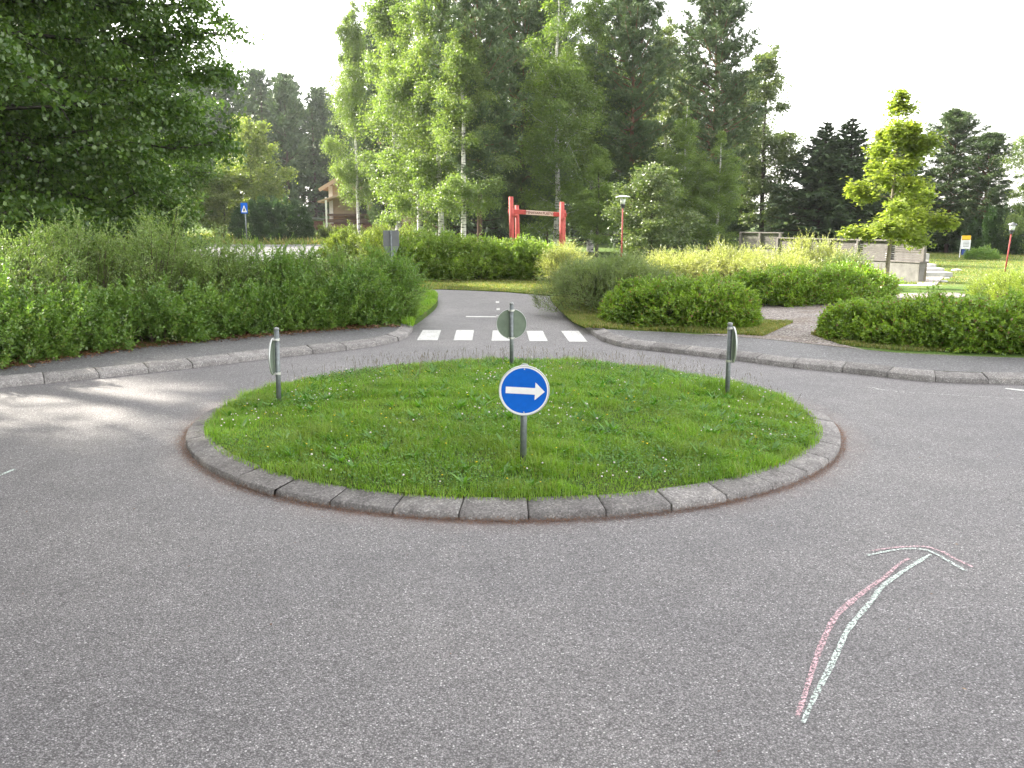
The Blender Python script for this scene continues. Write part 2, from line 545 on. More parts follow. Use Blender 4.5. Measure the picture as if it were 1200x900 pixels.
def prisms(A, B, ra, rb):
    """3-sided tapering sticks from A to B"""
    n = len(A)
    D = nrm(B - A)
    ref = np.where(np.abs(D[:, 2:3]) > 0.9, np.array([[1.0, 0, 0]]), np.array([[0, 0, 1.0]]))
    S = nrm(np.cross(D, ref)); U = np.cross(S, D)
    ra = np.broadcast_to(np.asarray(ra, float), (n,))[:, None]
    rb = np.broadcast_to(np.asarray(rb, float), (n,))[:, None]
    V = []
    for k in range(3):
        c, s = math.cos(k * 2.0944), math.sin(k * 2.0944)
        V.append(A + (S * c + U * s) * ra)
    for k in range(3):
        c, s = math.cos(k * 2.0944), math.sin(k * 2.0944)
        V.append(B + (S * c + U * s) * rb)
    V = np.stack(V, 1).reshape(-1, 3)
    b = (np.arange(n) * 6)[:, None]
    F = np.concatenate([b + np.array([[0, 1, 4, 3]]), b + np.array([[1, 2, 5, 4]]), b + np.array([[2, 0, 3, 5]])])
    return V, F


def tube(path, radii, sides=8):
    path = np.asarray(path, float)
    n = len(path)
    T = np.gradient(path, axis=0); T = nrm(T)
    ref = np.array([0, 1.0, 0]) if abs(T[0, 2]) > 0.7 else np.array([0, 0, 1.0])
    V = []
    for i in range(n):
        S = nrm(np.cross(T[i], ref)); U = np.cross(S, T[i])
        for k in range(sides):
            a = 2 * math.pi * k / sides
            V.append(path[i] + (S * math.cos(a) + U * math.sin(a)) * radii[i])
    F = []
    for i in range(n - 1):
        for k in range(sides):
            k2 = (k + 1) % sides
            F.append((i * sides + k, i * sides + k2, (i + 1) * sides + k2, (i + 1) * sides + k))
    return np.array(V), np.array(F)


def join(parts):
    Vs, Fs, o = [], [], 0
    for V, F in parts:
        Vs.append(V); Fs.append(F + o); o += len(V)
    return np.concatenate(Vs), np.concatenate(Fs)


def shoots(B, D, L, n, ll, lw, spread, r, curve=None, tip=True):
    """n leaves along each shoot; returns leaf mesh arrays and the shoot end points"""
    m = len(B)
    L = np.broadcast_to(np.asarray(L, float), (m,))
    if curve is None:
        curve = np.zeros((m, 3))
    t = np.linspace(0.12, 1.0, n)
    pos = B[:, None] + D[:, None] * (L[:, None] * t)[..., None] + curve[:, None] * (L[:, None] * t ** 2)[..., None]
    tan = nrm(D[:, None] + 2 * curve[:, None] * t[None, :, None])
    ref = rand_dirs(m, r)
    S = nrm(np.cross(tan, ref[:, None])); U = np.cross(S, tan)
    ang = (np.arange(n) * 2.4)[None, :] + r.uniform(0, 6.28, (m, 1))
    rad = S * np.cos(ang)[..., None] + U * np.sin(ang)[..., None]
    sp = spread * (1 - 0.6 * t)[None, :, None]
    ld = nrm(tan * np.cos(sp) + rad * np.sin(sp) + r.normal(0, .15, (m, n, 3)))
    up = nrm(rad * 0.0 + np.array([0, 0, 1.0]) + r.normal(0, .5, (m, n, 3)))
    sz = r.uniform(.7, 1.2, (m, n)) * (1 - 0.35 * t)[None]
    V, F = leaf_quads(pos.reshape(-1, 3), ld.reshape(-1, 3), (ll * sz).ravel(), (lw * sz).ravel(), r, 0.2, up.reshape(-1, 3))
    return V, F, pos[:, -1]


# ------------------------------------------------------------------ boxes etc.
class MB:
    def __init__(s):
        s.bm = bmesh.new()

    def box(s, c, size, rz=0.0, bevel=0.0, tilt=None):
        from mathutils import Matrix
        r = bmesh.ops.create_cube(s.bm, size=1.0)
        vs_ = r['verts']
        mt = Matrix.Translation(c) @ Matrix.Rotation(rz, 4, 'Z')
        if tilt is not None:
            mt = mt @ Matrix.Rotation(tilt[0], 4, tilt[1])
        mt = mt @ Matrix.Diagonal((size[0], size[1], size[2], 1))
        bmesh.ops.transform(s.bm, matrix=mt, verts=vs_)
        if bevel > 0:
            es = list({e for v in vs_ for e in v.link_edges})
            bmesh.ops.bevel(s.bm, geom=es, offset=bevel, segments=2, affect='EDGES', profile=0.5)
        return s

    def cyl(s, a, b, ra, rb=None, n=16, cap=True):
        a, b = Vector(a), Vector(b)
        rb = ra if rb is None else rb
        d = b - a
        q = d.to_track_quat('Z', 'Y').to_matrix().to_4x4()
        from mathutils import Matrix
        r = bmesh.ops.create_cone(s.bm, cap_ends=cap, segments=n, radius1=ra, radius2=rb, depth=d.length)
        bmesh.ops.transform(s.bm, matrix=Matrix.Translation((a + b) / 2) @ q, verts=r['verts'])
        return s

    def sph(s, c, r, sc=(1, 1, 1), u=16, v=10):
        from mathutils import Matrix
        k = bmesh.ops.create_uvsphere(s.bm, u_segments=u, v_segments=v, radius=r)
        bmesh.ops.transform(s.bm, matrix=Matrix.Translation(c) @ Matrix.Diagonal((*sc, 1)), verts=k['verts'])
        return s

    def prism(s, pts, y0, y1, axis='Y'):
        """polygon in XZ extruded along Y (or XY along Z)"""
        if axis == 'Y':
            a = [s.bm.verts.new((p[0], y0, p[1])) for p in pts]
            b = [s.bm.verts.new((p[0], y1, p[1])) for p in pts]
        else:
            a = [s.bm.verts.new((p[0], p[1], y0)) for p in pts]
            b = [s.bm.verts.new((p[0], p[1], y1)) for p in pts]
        n = len(pts)
        s.bm.faces.new(a); s.bm.faces.new(list(reversed(b)))
        for i in range(n):
            s.bm.faces.new((a[i], b[i], b[(i + 1) % n], a[(i + 1) % n]))
        return s

    def build(s, name, mat, parent=None, smooth=False):
        bmesh.ops.recalc_face_normals(s.bm, faces=s.bm.faces)
        me = bpy.data.meshes.new(name)
        s.bm.to_mesh(me); s.bm.free()
        o = link(name, me, mat, parent, False)
        if smooth:
            for p in me.polygons:
                p.use_smooth = len(p.vertices) == 4
        return o


def poly_sheet(name, pts, z, mat, skirt=None, label=None, kind='structure'):
    """flat polygon (any outline) at height z, optional skirt down to a lower level"""
    v3 = [Vector((p[0], p[1], 0)) for p in pts]
    tris = geometry.tessellate_polygon([v3])
    bm = bmesh.new()
    vt = [bm.verts.new((p[0], p[1], z)) for p in pts]
    for t in tris:
        try: bm.faces.new([vt[i] for i in t])
        except ValueError: pass
    if skirt is not None:
        vb = [bm.verts.new((p[0], p[1], skirt)) for p in pts]
        n = len(pts)
        for i in range(n):
            bm.faces.new((vt[i], vt[(i + 1) % n], vb[(i + 1) % n], vb[i]))
    bmesh.ops.recalc_face_normals(bm, faces=bm.faces)
    up = sum(f.normal.z * f.calc_area() for f in bm.faces if abs(f.normal.z) > .9)
    if up < 0: bmesh.ops.reverse_faces(bm, faces=bm.faces)
    me = bpy.data.meshes.new(name); bm.to_mesh(me); bm.free()
    o = link(name, me, mat)
    tag(o, label, None, None, kind)
    return o


def smooth_path(pts, step=0.1, closed=False):
    """Catmull-Rom through pts, resampled"""
    P = np.array(pts, float)
    out = []
    n = len(P)
    for i in range(n - 1):
        p0 = P[max(i - 1, 0)]; p1 = P[i]; p2 = P[i + 1]; p3 = P[min(i + 2, n - 1)]
        k = max(2, int(np.linalg.norm(p2 - p1) / step))
        for j in range(k):
            t = j / k
            out.append(0.5 * ((2 * p1) + (-p0 + p2) * t + (2 * p0 - 5 * p1 + 4 * p2 - p3) * t * t + (-p0 + 3 * p1 - 3 * p2 + p3) * t ** 3))
    out.append(P[-1])
    return np.array(out)


def resample(path, step):
    d = np.r_[0, np.cumsum(np.linalg.norm(np.diff(path, axis=0), axis=1))]
    n = max(1, int(round(d[-1] / step)))
    s = np.linspace(0, d[-1], n + 1)
    return np.stack([np.interp(s, d, path[:, k]) for k in range(2)], 1)


def offset(path, w):
    T = nrm(np.gradient(path, axis=0))
    Nn = np.stack([-T[:, 1], T[:, 0]], 1)      # left normal
    return path + Nn * w


def kerb(name, path, side, stone, prof, mat, label, closed=False):
    """row of kerb stones; path is the outer (road) edge, side=+1 the kerb lies to its left"""
    fine = 0.07
    d = np.r_[0, np.cumsum(np.linalg.norm(np.diff(path, axis=0), axis=1))]
    n = max(1, int(round(d[-1] / stone)))
    pts = lambda s: np.stack([np.interp(s, d, path[:, k]) for k in range(2)], 1)
    r = np.random.default_rng(5)
    V, F, base = [], [], 0
    m = len(prof)
    cuts = np.linspace(0, d[-1], n + 1)
    cuts[1:-1] += r.uniform(-.05, .05, n - 1) * stone
    for i in range(n):
        a, b = cuts[i] + 0.003, cuts[i + 1] - 0.003
        k = max(3, int((b - a) / fine) + 1)
        s = np.linspace(a, b, k)
        s = np.sort(np.r_[s, a + .010, b - .010]); k += 2
        p = pts(s)
        t = nrm(pts(s + 0.02) - pts(s - 0.02))
        if not closed:
            t[0] = t[1] if i == 0 else t[0]
        nn = np.stack([-t[:, 1], t[:, 0]], 1) * side
        dz = r.normal(0, 0.0025); ti = r.normal(0, 0.004); dw = r.normal(0, 0.004)
        for j in range(k):
            e = 0.006 if j in (0, k - 1) else 0.0      # rounded ends
            chip = r.normal(0, 0.0006)
            for q, (o_, z_) in enumerate(prof):
                ed = e if 0 < q < m - 1 else 0
                V.append((p[j, 0] + nn[j, 0] * (o_ + dw + chip), p[j, 1] + nn[j, 1] * (o_ + dw + chip), z_ + (dz - ed + ti * (o_ / .2) + chip * .5 if z_ > 0.01 else 0)))
        for j in range(k - 1):
            for q in range(m - 1):
                F.append((base + j * m + q, base + j * m + q + 1, base + (j + 1) * m + q + 1, base + (j + 1) * m + q))
        F.append(tuple(base + q for q in range(4)) if m >= 4 else None)
        # end caps as quads fan
        for j0 in (0, k - 1):
            for q in range(1, m - 2):
                F.append((base + j0 * m, base + j0 * m + q, base + j0 * m + q + 1, base + j0 * m + m - 1))
        F = [f for f in F if f is not None]
        base += k * m
    me = npmesh(name, np.array(V), np.array(F))
    bm = bmesh.new(); bm.from_mesh(me)
    bmesh.ops.remove_doubles(bm, verts=bm.verts, dist=1e-6)
    bmesh.ops.recalc_face_normals(bm, faces=bm.faces); bm.to_mesh(me); bm.free()
    o = link(name, me, mat)
    tag(o, label, None, None, 'structure')
    # dark joint filler a little lower
    p = resample(path, 0.12)
    t = nrm(np.gradient(p, axis=0)); nn = np.stack([-t[:, 1], t[:, 0]], 1) * side
    if closed: t[0] = t[-1]
    jp = [(prof[1][0] + .02, -0.01), (prof[1][0] + 0.02, prof[1][1] - .022), (prof[-2][0] - .02, prof[-2][1] - .030), (prof[-2][0] - .02, -0.01)]
    V = np.concatenate([np.c_[p + nn * o_, np.full(len(p), z_)] for o_, z_ in jp])
    L = len(p)
    F = [(q * L + j, q * L + j + 1, (q + 1) * L + j + 1, (q + 1) * L + j) for q in range(len(jp) - 1) for j in range(L - 1)]
    o2 = link(name + '_bed', npmesh(name, V, np.array(F)), M['joint'], o)
    return o


# ================================================================== SETTING
# ---- ground: one big sheet to the horizon, gently rising behind the far road on the left
def terrain_h(x, y):
    s = np.clip((y - 66) / 26, 0, 1); s = s * s * (3 - 2 * s)
    l = np.clip((-x - 6) / 14, 0, 1)
    far = np.clip((y - 95) / 80, 0, 1)
    m = np.exp(-(((x - 25) / 7.5) ** 2 + ((y - 43) / 7) ** 2)) * 0.10
    return -0.02 + s * l * 1.5 + far * l * 3.5 + m


gx = np.r_[-1500, -700, -300, -160, np.arange(-100, 100.1, 2.5), 160, 300, 700, 1500]
gy = np.r_[-60, -20, np.arange(-5, 180.1, 2.5), 240, 400, 800, 1600]
X, Y = np.meshgrid(gx, gy)
Z = terrain_h(X, Y)
nx, ny = len(gx), len(gy)
idx = np.arange(nx * ny).reshape(ny, nx)
F = np.stack([idx[:-1, :-1], idx[:-1, 1:], idx[1:, 1:], idx[1:, :-1]], -1).reshape(-1, 4)
o = link('ground', npmesh('ground', np.stack([X.ravel(), Y.ravel(), Z.ravel()], 1), F), M['meadow'], smooth=True)
tag(o, None, None, None, 'structure')

# ---- left kerb / plot
G = ground
lk = [(-330, 500), (-150, 474), (0, 455), (67, 448.5), (133, 441.5), (200, 434.5), (267, 426.7), (330, 419), (387, 413), (433, 407), (460, 402), (476, 396), (483, 390), (484, 385)]
left_edge = smooth_path([G(*p) for p in lk], 0.1)
PROF = [(0.0, -0.01), (0.004, 0.055), (0.014, 0.066), (0.165, 0.100), (0.190, 0.103), (0.198, 0.0)]
kerb('kerb', left_edge, +1, 0.52, PROF, M['kerb2'], None)
left_in = offset(left_edge, 0.190)
PZ = 0.098
entry_l = [G(*p) for p in [(488, 380), (500, 371), (510, 362), (513, 355), (510, 349), (500, 345), (480, 341.5), (430, 339)]]
le = smooth_path(entry_l, 0.15)
left_plot = [tuple(p) for p in left_in] + [tuple(p) for p in le] + [(-40, 22.5), (-40, 5.0)]
poly_sheet('ground_left', left_plot, PZ - 0.006, M['lawn'], -0.015)
# dark asphalt footpath behind the kerb
pav_in = resample(left_in, 0.4)
hl = smooth_path([G(*p, 0.1) for p in [(-330, 462), (-150, 443), (0, 431), (100, 415), (200, 403), (300, 394), (380, 387), (440, 383.5), (474, 381.5)]], 0.2)
poly_sheet('pavement', [tuple(p) for p in left_in] + [tuple(p) for p in hl[::-1]], PZ, M['pavement'])

# ---- right kerb / plot
rk = [(686, 386), (690, 389), (697, 394.5), (710, 401.5), (733, 407.5), (780, 413), (853, 421.5), (927, 431), (1000, 438), (1062, 445), (1110, 448.5), (1200, 451), (1330, 452.5), (1560, 452)]
right_edge = smooth_path([G(*p) for p in rk], 0.1)
kerb('kerb', right_edge, +1, 0.52, PROF, M['kerb2'], None)
right_in = offset(right_edge, 0.190)
entry_r = [G(*p) for p in [(684, 384.5), (671, 378), (660, 368), (652, 360), (646, 353), (645, 350), (650, 347.5), (662, 346), (700, 344.5)]]
re_ = smooth_path(entry_r, 0.15)
right_plot = [tuple(p) for p in right_in[::-1]] + [tuple(p) for p in re_] + [(7.0, 22.6), (60, 22.6), (60, 5)]
poly_sheet('ground_right', right_plot, PZ - 0.006, M['lawn'], -0.015)
hr = smooth_path([G(*p, 0.1) for p in [(697, 385), (735, 387), (780, 389), (835, 393), (893, 397), (960, 404), (1050, 413), (1130, 417), (1200, 419), (1330, 421), (1560, 422)]], 0.2)
poly_sheet('pavement', [tuple(p) for p in right_in[::-1]] + [tuple(p) for p in hr], PZ, M['pavement'])
# gravel between the hedges
gr = smooth_path([G(*p, 0.1) for p in [(820, 391.6), (872, 390), (893, 384), (895, 372), (880, 362), (884, 357), (960, 356), (1010, 351), (1030, 345), (1120, 343), (1120, 349), (985, 356), (962, 380), (968, 396), (1010, 409), (1060, 413.5), (1150, 417.5)]], 0.25)
gr2 = [tuple(p) for p in gr] + [G(1200, 418.6, .1), G(1330, 420.5, .1)][:1]
hrr = [tuple(p) for p in hr if xat(820, 13.4) < p[0] < G(1200, 419, .1)[0]]
poly_sheet('gravel_path', [tuple(p) for p in gr] + hrr[::-1], PZ + 0.004, M['gravel'])

# ---- the road: one asphalt sheet under it all
road = [(-40, -6), (40, -6), (40, 9.8)] + [tuple(p) for p in right_edge[::-1]] + [tuple(p) for p in re_] + [(7.0, 21.5)] + \
       [G(*p) for p in [(665, 346.5), (650, 348), (620, 345), (590, 342.5), (560, 341), (520, 339.6), (487, 339), (440, 338), (380, 337)]] + \
       [(-40, 23.5), (-40, 22.6)] + [tuple(p) for p in le[::-1]] + [tuple(p) for p in left_edge[::-1]] + [(-40, 7)]
# simple convex apron is enough: plots lie above it
apron = [(-60, -8), (60, -8), (60, 23.0), G(700, 345), G(665, 346.0), G(650, 347.5), G(620, 344.7), G(590, 342.2), G(560, 340.8), G(520, 339.4), G(487, 338.8), G(440, 338), G(380, 337), (-60, 24.5)]
poly_sheet('road', apron, 0.0, M['asphalt'])

# ---- far lawn strip behind the cross road, and the far road
fv = [G(380, 337), G(440, 338), G(487, 338.8), G(520, 339.4), G(560, 340.8), G(590, 342.2), G(620, 344.7), G(636, 346.3), G(648, 344), (1.2, 24.0), (1.6, 30), (60, 34), (60, 22.8)]
fv = [G(380, 337), G(440, 338), G(487, 338.8), G(520, 339.4), G(560, 340.8), G(590, 342.2), G(620, 344.7), G(650, 347.3), (1.45, 21.4), (2.6, 23.5), (3.0, 26), (3.2, 34), (-60, 34), (-60, 24.5)]
poly_sheet('verge', fv, 0.02, M['lawn'], -0.02)
poly_sheet('gravel_path', [G(640, 346.6), G(665, 346.2), (3.6, 21.6), (8, 22), (8, 26), (3.4, 25.0), (2.6, 23.2), (1.55, 22.0)], 0.012, M['gravel'])


def strip(name, y0, y1, x0, x1, z, mat):
    return poly_sheet(name, [(x0, y0), (x1, y0), (x1, y1), (x0, y1)], z, mat)


strip('road', 50.5, 64.5, -120, -6, 0.055, M['far_road'])
poly_sheet('path', [(-14.5, 36), (-11, 36), (-9, 50.4), (-18, 50.4)], 0.05, M['far_road'])
mb = MB(); mb.box((-63, 50.72, 0.075), (114, 0.16, 0.05)); mb.box((-63, 64.7, 0.09), (114, 0.25, 0.12))
o = mb.build('kerb', M['concrete_pale']); tag(o, None, None, None, 'structure')
strip('road_marking', 52.0, 52.25, -120, -6, 0.060, M['paint'])

# ---- painted markings
cw = MB()
for a, b, c, d in [((495.5, 387), (517, 387), (512.8, 398.9), (488.5, 398.9)), ((535, 387), (555.5, 387), (553.5, 399), (531.5, 399)),
                   ((577.5, 387.5), (598, 387.5), (600, 399.5), (576, 399.5)), ((617, 388), (636, 388), (642, 400), (620.5, 400)), ((657.5, 388), (678, 388), (688.5, 400.7), (667, 400.7))]:
    cw.bm.faces.new([cw.bm.verts.new((*G(*q), 0.004)) for q in (d, c, b, a)])
o = cw.build('crosswalk', M['paint']); tag(o, None, None, None, 'structure')
lm = MB()
for quad in [((546, 370.6), (600, 370.9), (600, 372.2), (546, 371.7)), ((581.8, 369.6), (586, 369.6), (586, 372.2), (581.6, 372.2)),
             ((582, 361.4), (585.6, 361.4), (585.8, 363.6), (581.8, 363.6)), ((581, 353.4), (585, 353.4), (585, 355), (581, 355))]:
    lm.bm.faces.new([lm.bm.verts.new((*G(*q), 0.004)) for q in reversed(quad)])
o = lm.build('road_marking', M['paint']); tag(o, None, None, None, 'structure')


def ribbon(name, pts, widths, z, mat, parent=None, kind=None):
    p = smooth_path([G(*q) for q in pts], 0.03)
    d = np.linspace(0, 1, len(p))
    w = np.interp(d, np.linspace(0, 1, len(widths)), widths)
    r = np.random.default_rng(len(p))
    w = w * (1 + r.normal(0, .12, len(p)))
    T = nrm(np.gradient(p, axis=0)); N = np.stack([-T[:, 1], T[:, 0]], 1)
    V = np.concatenate([np.c_[p + N * w[:, None] / 2, np.full(len(p), z)], np.c_[p - N * w[:, None] / 2, np.full(len(p), z)]])
    L = len(p)
    F = [(j + L, j + L + 1, j + 1, j) for j in range(L - 1)]
    o = link(name, npmesh(name, V, np.array(F)), mat, parent)
    if kind: o['kind'] = kind
    return o


ribbon('road_marking', [(1016, 453.5), (1040, 458), (1080, 461), (1140, 464.5), (1210, 468.5)], [0.07, 0.035, 0.03, 0.03], 0.004, M['faint'], kind='structure')
ribbon('road_marking', [(1178, 455.5), (1200, 458), (1240, 461)], [0.05, 0.09, 0.1], 0.004, M['paint'], kind='structure')

# ---- chalk arrow
ch = empty('chalk_arrow', (*G(1040, 740), 0.004), 0, 'curved arrow drawn in pink and mint chalk on the asphalt, lower right', 'chalk drawing')
inv = Vector(ch.location)


def chalk(name, pts, w, mat, z=0.0):
    o = ribbon(name, pts, w, z, mat)
    o.parent = ch
    o.location = (-inv.x, -inv.y, 0)
    return o


def cz(pts):     # crop coordinates (3x, origin 880,600) -> photo pixels
    return [(880 + x / 3, 600 + y / 3) for x, y in pts]


chalk('pink_line', cz([(163, 722), (190, 640), (225, 530), (265, 430), (310, 355), (400, 280), (470, 230), (515, 190), (555, 165)]), [0.016, 0.022, 0.027, 0.024, 0.015], M['chalk_pink'])
chalk('mint_line', cz([(183, 744), (220, 660), (275, 555), (315, 470), (345, 410), (420, 320), (465, 262), (530, 215), (580, 182), (632, 152)]), [0.016, 0.022, 0.023, 0.024, 0.020], M['chalk_mint'], 0.001)
chalk('pink_arrowhead', cz([(425, 138), (500, 127), (560, 123), (615, 124), (670, 140), (715, 165), (778, 195)]), [0.014, 0.015, 0.019, 0.016], M['chalk_pink'])
chalk('mint_arrowhead', cz([(410, 155), (470, 142), (540, 132), (600, 133), (640, 145), (690, 172), (755, 210)]), [0.014, 0.016, 0.019, 0.018], M['chalk_mint'], 0.001)
c2 = ribbon('chalk_stroke', [(-14, 565), (0, 557.5), (18, 550)], [0.02, 0.022], 0.004, M['chalk_mint'])
tag(c2, 'short white chalk stroke on the asphalt at the left edge', 'chalk drawing')

# ---- the summer haze in the air
hz = NT('haze_air')
pv = hz.n('VolumePrincipled')
pv.inputs['Color'].default_value = (0.93, 0.95, 1.0, 1)
pv.inputs['Density'].default_value = 0.00028
pv.inputs['Anisotropy'].default_value = 0.3
hz.l(pv.outputs[0], hz.out.inputs['Volume'])
mb = MB(); mb.box((0, 70, 16), (420, 220, 36)); o = mb.build('haze', hz.m); tag(o, None, None, None, 'stuff')

# ---- island: kerb ring and grass mound
ang = np.linspace(0, 2 * math.pi, 361)
ringp = np.stack([RCX + RR * np.cos(-ang), RCY + RR * np.sin(-ang)], 1)     # clockwise: the island lies to the right
KP = [(0.0, -0.01), (0.003, 0.038), (0.012, 0.046), (0.172, 0.072), (0.190, 0.074), (0.197, 0.0)]
kerb('island_kerb', ringp, -1, 0.425, KP, M['kerb'], None, closed=True)
RI = RR - 0.192


def mound(r):
    q = np.clip(r / RI, 0, 1)
    return 0.075 + 0.135 * (1 - q ** 2.2)


nr, na = 18, 96
V = [(RCX, RCY, mound(0))]
for i in range(1, nr + 1):
    for k in range(na):
        r_ = RI * i / nr; a = 2 * math.pi * k / na
        V.append((RCX + r_ * math.cos(a), RCY + r_ * math.sin(a), mound(r_)))
bm = bmesh.new(); vv = [bm.verts.new(v) for v in V]
for k in range(na):
    bm.faces.new((vv[0], vv[1 + k], vv[1 + (k + 1) % na]))
for i in range(1, nr):
    for k in range(na):
        a0 = 1 + (i - 1) * na; a1 = 1 + i * na
        bm.faces.new((vv[a0 + k], vv[a1 + k], vv[a1 + (k + 1) % na], vv[a0 + (k + 1) % na]))
me = bpy.data.meshes.new('island_ground'); bm.to_mesh(me); bm.free()
o = link('ground_island', me, M['island_soil'], smooth=True); tag(o, None, None, None, 'structure')


def blades(P, H, W, lean, r, bend=0.5):
    """two-segment grass blades: a quad and a tip (quad degenerate) -> 2 quads each"""
    n = len(P)
    a = r.uniform(0, 2 * math.pi, n)
    dirv = np.stack([np.cos(a), np.sin(a), np.zeros(n)], 1)
    side = np.stack([-np.sin(a), np.cos(a), np.zeros(n)], 1)
    ln = (np.abs(r.normal(0, lean, n)))[:, None]
    up = np.array([0, 0, 1.0])
    H = H[:, None]; W = W[:, None]
    m1 = P + (up + dirv * ln * .5) * H * .5
    tp = P + up * H * (1 - .25 * np.clip(ln, 0, 1.5)) + dirv * ln * H * 1.1
    V = np.stack([P - side * W * .5, P + side * W * .5, m1 + side * W * .42, tp, m1 - side * W * .42], 1).reshape(-1, 3)
    b = (np.arange(n) * 5)[:, None]
    F = np.concatenate([b + np.array([[0, 1, 2, 4]]), b + np.array([[4, 2, 3, 3]])])
    return V, F, b


def blade_mesh(name, P, H, W, lean, r):
    n = len(P)
    V, _, b = blades(P, H, W, lean, r)
    me = bpy.data.meshes.new(name)
    me.vertices.add(len(V)); me.vertices.foreach_set('co', V.astype(np.float32).ravel())
    q = b + np.array([[0, 1, 2, 4]]); t = b + np.array([[4, 2, 3]])
    loops = np.concatenate([q, t], 1).ravel().astype(np.int32)
    me.loops.add(len(loops)); me.loops.foreach_set('vertex_index', loops)
    me.polygons.add(2 * n)
    st = np.stack([np.arange(n) * 7, np.arange(n) * 7 + 4], 1).ravel().astype(np.int32)
    me.polygons.foreach_set('loop_start', st)
    me.update(calc_edges=True)
    return me


def vnoise(x, y, s, seed=0):
    """cheap smooth noise 0..1"""
    r = np.random.default_rng(seed)
    v = 0
    for k in range(5):
        a, b, c = r.uniform(-1, 1, 3)
        v = v + np.sin(x * s * (a * 2 + .3) + y * s * (b * 2 - .2) + c * 9)
    return np.clip(v / 5 * 0.9 + 0.5, 0, 1)


r = np.random.default_rng(3)
NB = 230000
rad = (RI + 0.055) * np.sqrt(r.uniform(0, 1, NB)); aa = r.uniform(0, 2 * math.pi, NB)
edge_w = np.clip((rad - (RI - .03)) / .085, 0, 1)
px_, py_ = RCX + rad * np.cos(aa), RCY + rad * np.sin(aa)
keep = r.uniform(0, 1, NB) > edge_w * (0.55 + .4 * vnoise(px_, py_, 14, 2))
px_, py_, rad = px_[keep], py_[keep], rad[keep]
n = len(px_)
tuft = vnoise(px_, py_, 3.2, 4) * .6 + vnoise(px_, py_, 9, 5) * .4
Hh = (0.020 + 0.078 * tuft ** 1.8) * r.uniform(.6, 1.35, n)
Hh[r.uniform(0, 1, n) < .01] *= 1.7
Ww = r.uniform(.0022, .0050, n)
P = np.stack([px_, py_, mound(rad) - .004], 1)
# taller tufts round the sign posts
POSTS = [(613, 541, .12), (599, 430.5, .12), (327, 472, .1), (852, 463.5, .1)]
PW = [G(a, b, c) for a, b, c in POSTS]
for (qx, qy) in PW:
    d_ = np.hypot(px_ - qx, py_ - qy)
    Hh = Hh * (1 + 1.3 * np.exp(-(d_ / .16) ** 2))
o = link('grass', blade_mesh('grass', P, Hh, Ww, .75, r), M['grass'])
tag(o, 'lush green grass covering the round island', None, None, 'stuff')
# clover and broad weeds
n = 52000
rad = (RI - .02) * np.sqrt(r.uniform(0, 1, n)); aa = r.uniform(0, 2 * math.pi, n)
qx, qy = RCX + rad * np.cos(aa), RCY + rad * np.sin(aa)
k = r.uniform(0, 1, n) < (vnoise(qx, qy, 2.6, 8) ** 1.5 + .08)
qx, qy, rad = qx[k], qy[k], rad[k]; n = len(qx)
zz = mound(rad) + r.uniform(.018, .055, n)
D = nrm(np.stack([r.normal(size=n), r.normal(size=n), r.normal(0.1, .3, n)], 1))
NN = nrm(np.stack([r.normal(0, .35, n), r.normal(0, .35, n), np.ones(n)], 1))
sz = r.uniform(.010, .022, n)
V, F = leaf_quads(np.stack([qx, qy, zz], 1), D, sz, sz * .8, r, .1, NN)
# broad dandelion-like rosettes
nb = 330
rad2 = (RI - .1) * np.sqrt(r.uniform(0, 1, nb)); a2 = r.uniform(0, 6.28, nb)
cx_, cy_ = RCX + rad2 * np.cos(a2), RCY + rad2 * np.sin(a2)
P2 = np.repeat(np.stack([cx_, cy_, mound(rad2) + .005], 1), 9, 0)
m = len(P2); a3 = r.uniform(0, 6.28, m)
D2 = nrm(np.stack([np.cos(a3), np.sin(a3), r.uniform(.25, 1.1, m)], 1))
L2 = r.uniform(.05, .12, m)
N2 = nrm(np.stack([-np.cos(a3) * .3, -np.sin(a3) * .3, np.ones(m)], 1))
V2, F2 = leaf_quads(P2, D2, L2, L2 * .24, r, .15, N2)
V, F = join([(V, F), (V2, F2)])
o = link('clover_leaves', npmesh('clover', V, F), M['clover'])
tag(o, 'clover and broad weed leaves among the island grass', None, None, 'stuff')


def heads(name, pts, rads, mat, label, squash=.8):
    """small round flower heads: low octahedral-ish balls"""
    ico = bmesh.new(); bmesh.ops.create_icosphere(ico, subdivisions=1, radius=1)
    bv = np.array([v.co[:] for v in ico.verts]); bf = np.array([[v.index for v in f.verts] for f in ico.faces]); ico.free()
    n = len(pts)
    V = (bv[None] * rads[:, None, None] * np.array([1, 1, squash]) + pts[:, None]).reshape(-1, 3)
    F = (bf[None] + (np.arange(n) * len(bv))[:, None, None]).reshape(-1, 3)
    o = link(name, npmesh(name, V, F), mat)
    tag(o, label, None, None, 'stuff')
    return o


def island_pts(n, zlo, zhi, cl=None):
    rad = (RI - .06) * np.sqrt(r.uniform(0, 1, n)); a = r.uniform(0, 6.28, n)
    x, y = RCX + rad * np.cos(a), RCY + rad * np.sin(a)
    if cl is not None:
        k = r.uniform(0, 1, n) < vnoise(x, y, cl, 21) ** 3.2 + .03
        x, y, rad = x[k], y[k], rad[k]
    return np.stack([x, y, mound(rad) + r.uniform(zlo, zhi, len(x))], 1)


p = island_pts(1300, .045, .085, 2.2)
heads('clover_flowers', p, r.uniform(.0035, .0085, len(p)), M['flower_w'], 'small white clover flowers scattered over the island grass')
p = island_pts(170, .05, .09)
heads('yellow_flowers', p, r.uniform(.004, .008, len(p)), M['flower_y'], 'tiny yellow flowers scattered over the island grass', .4)
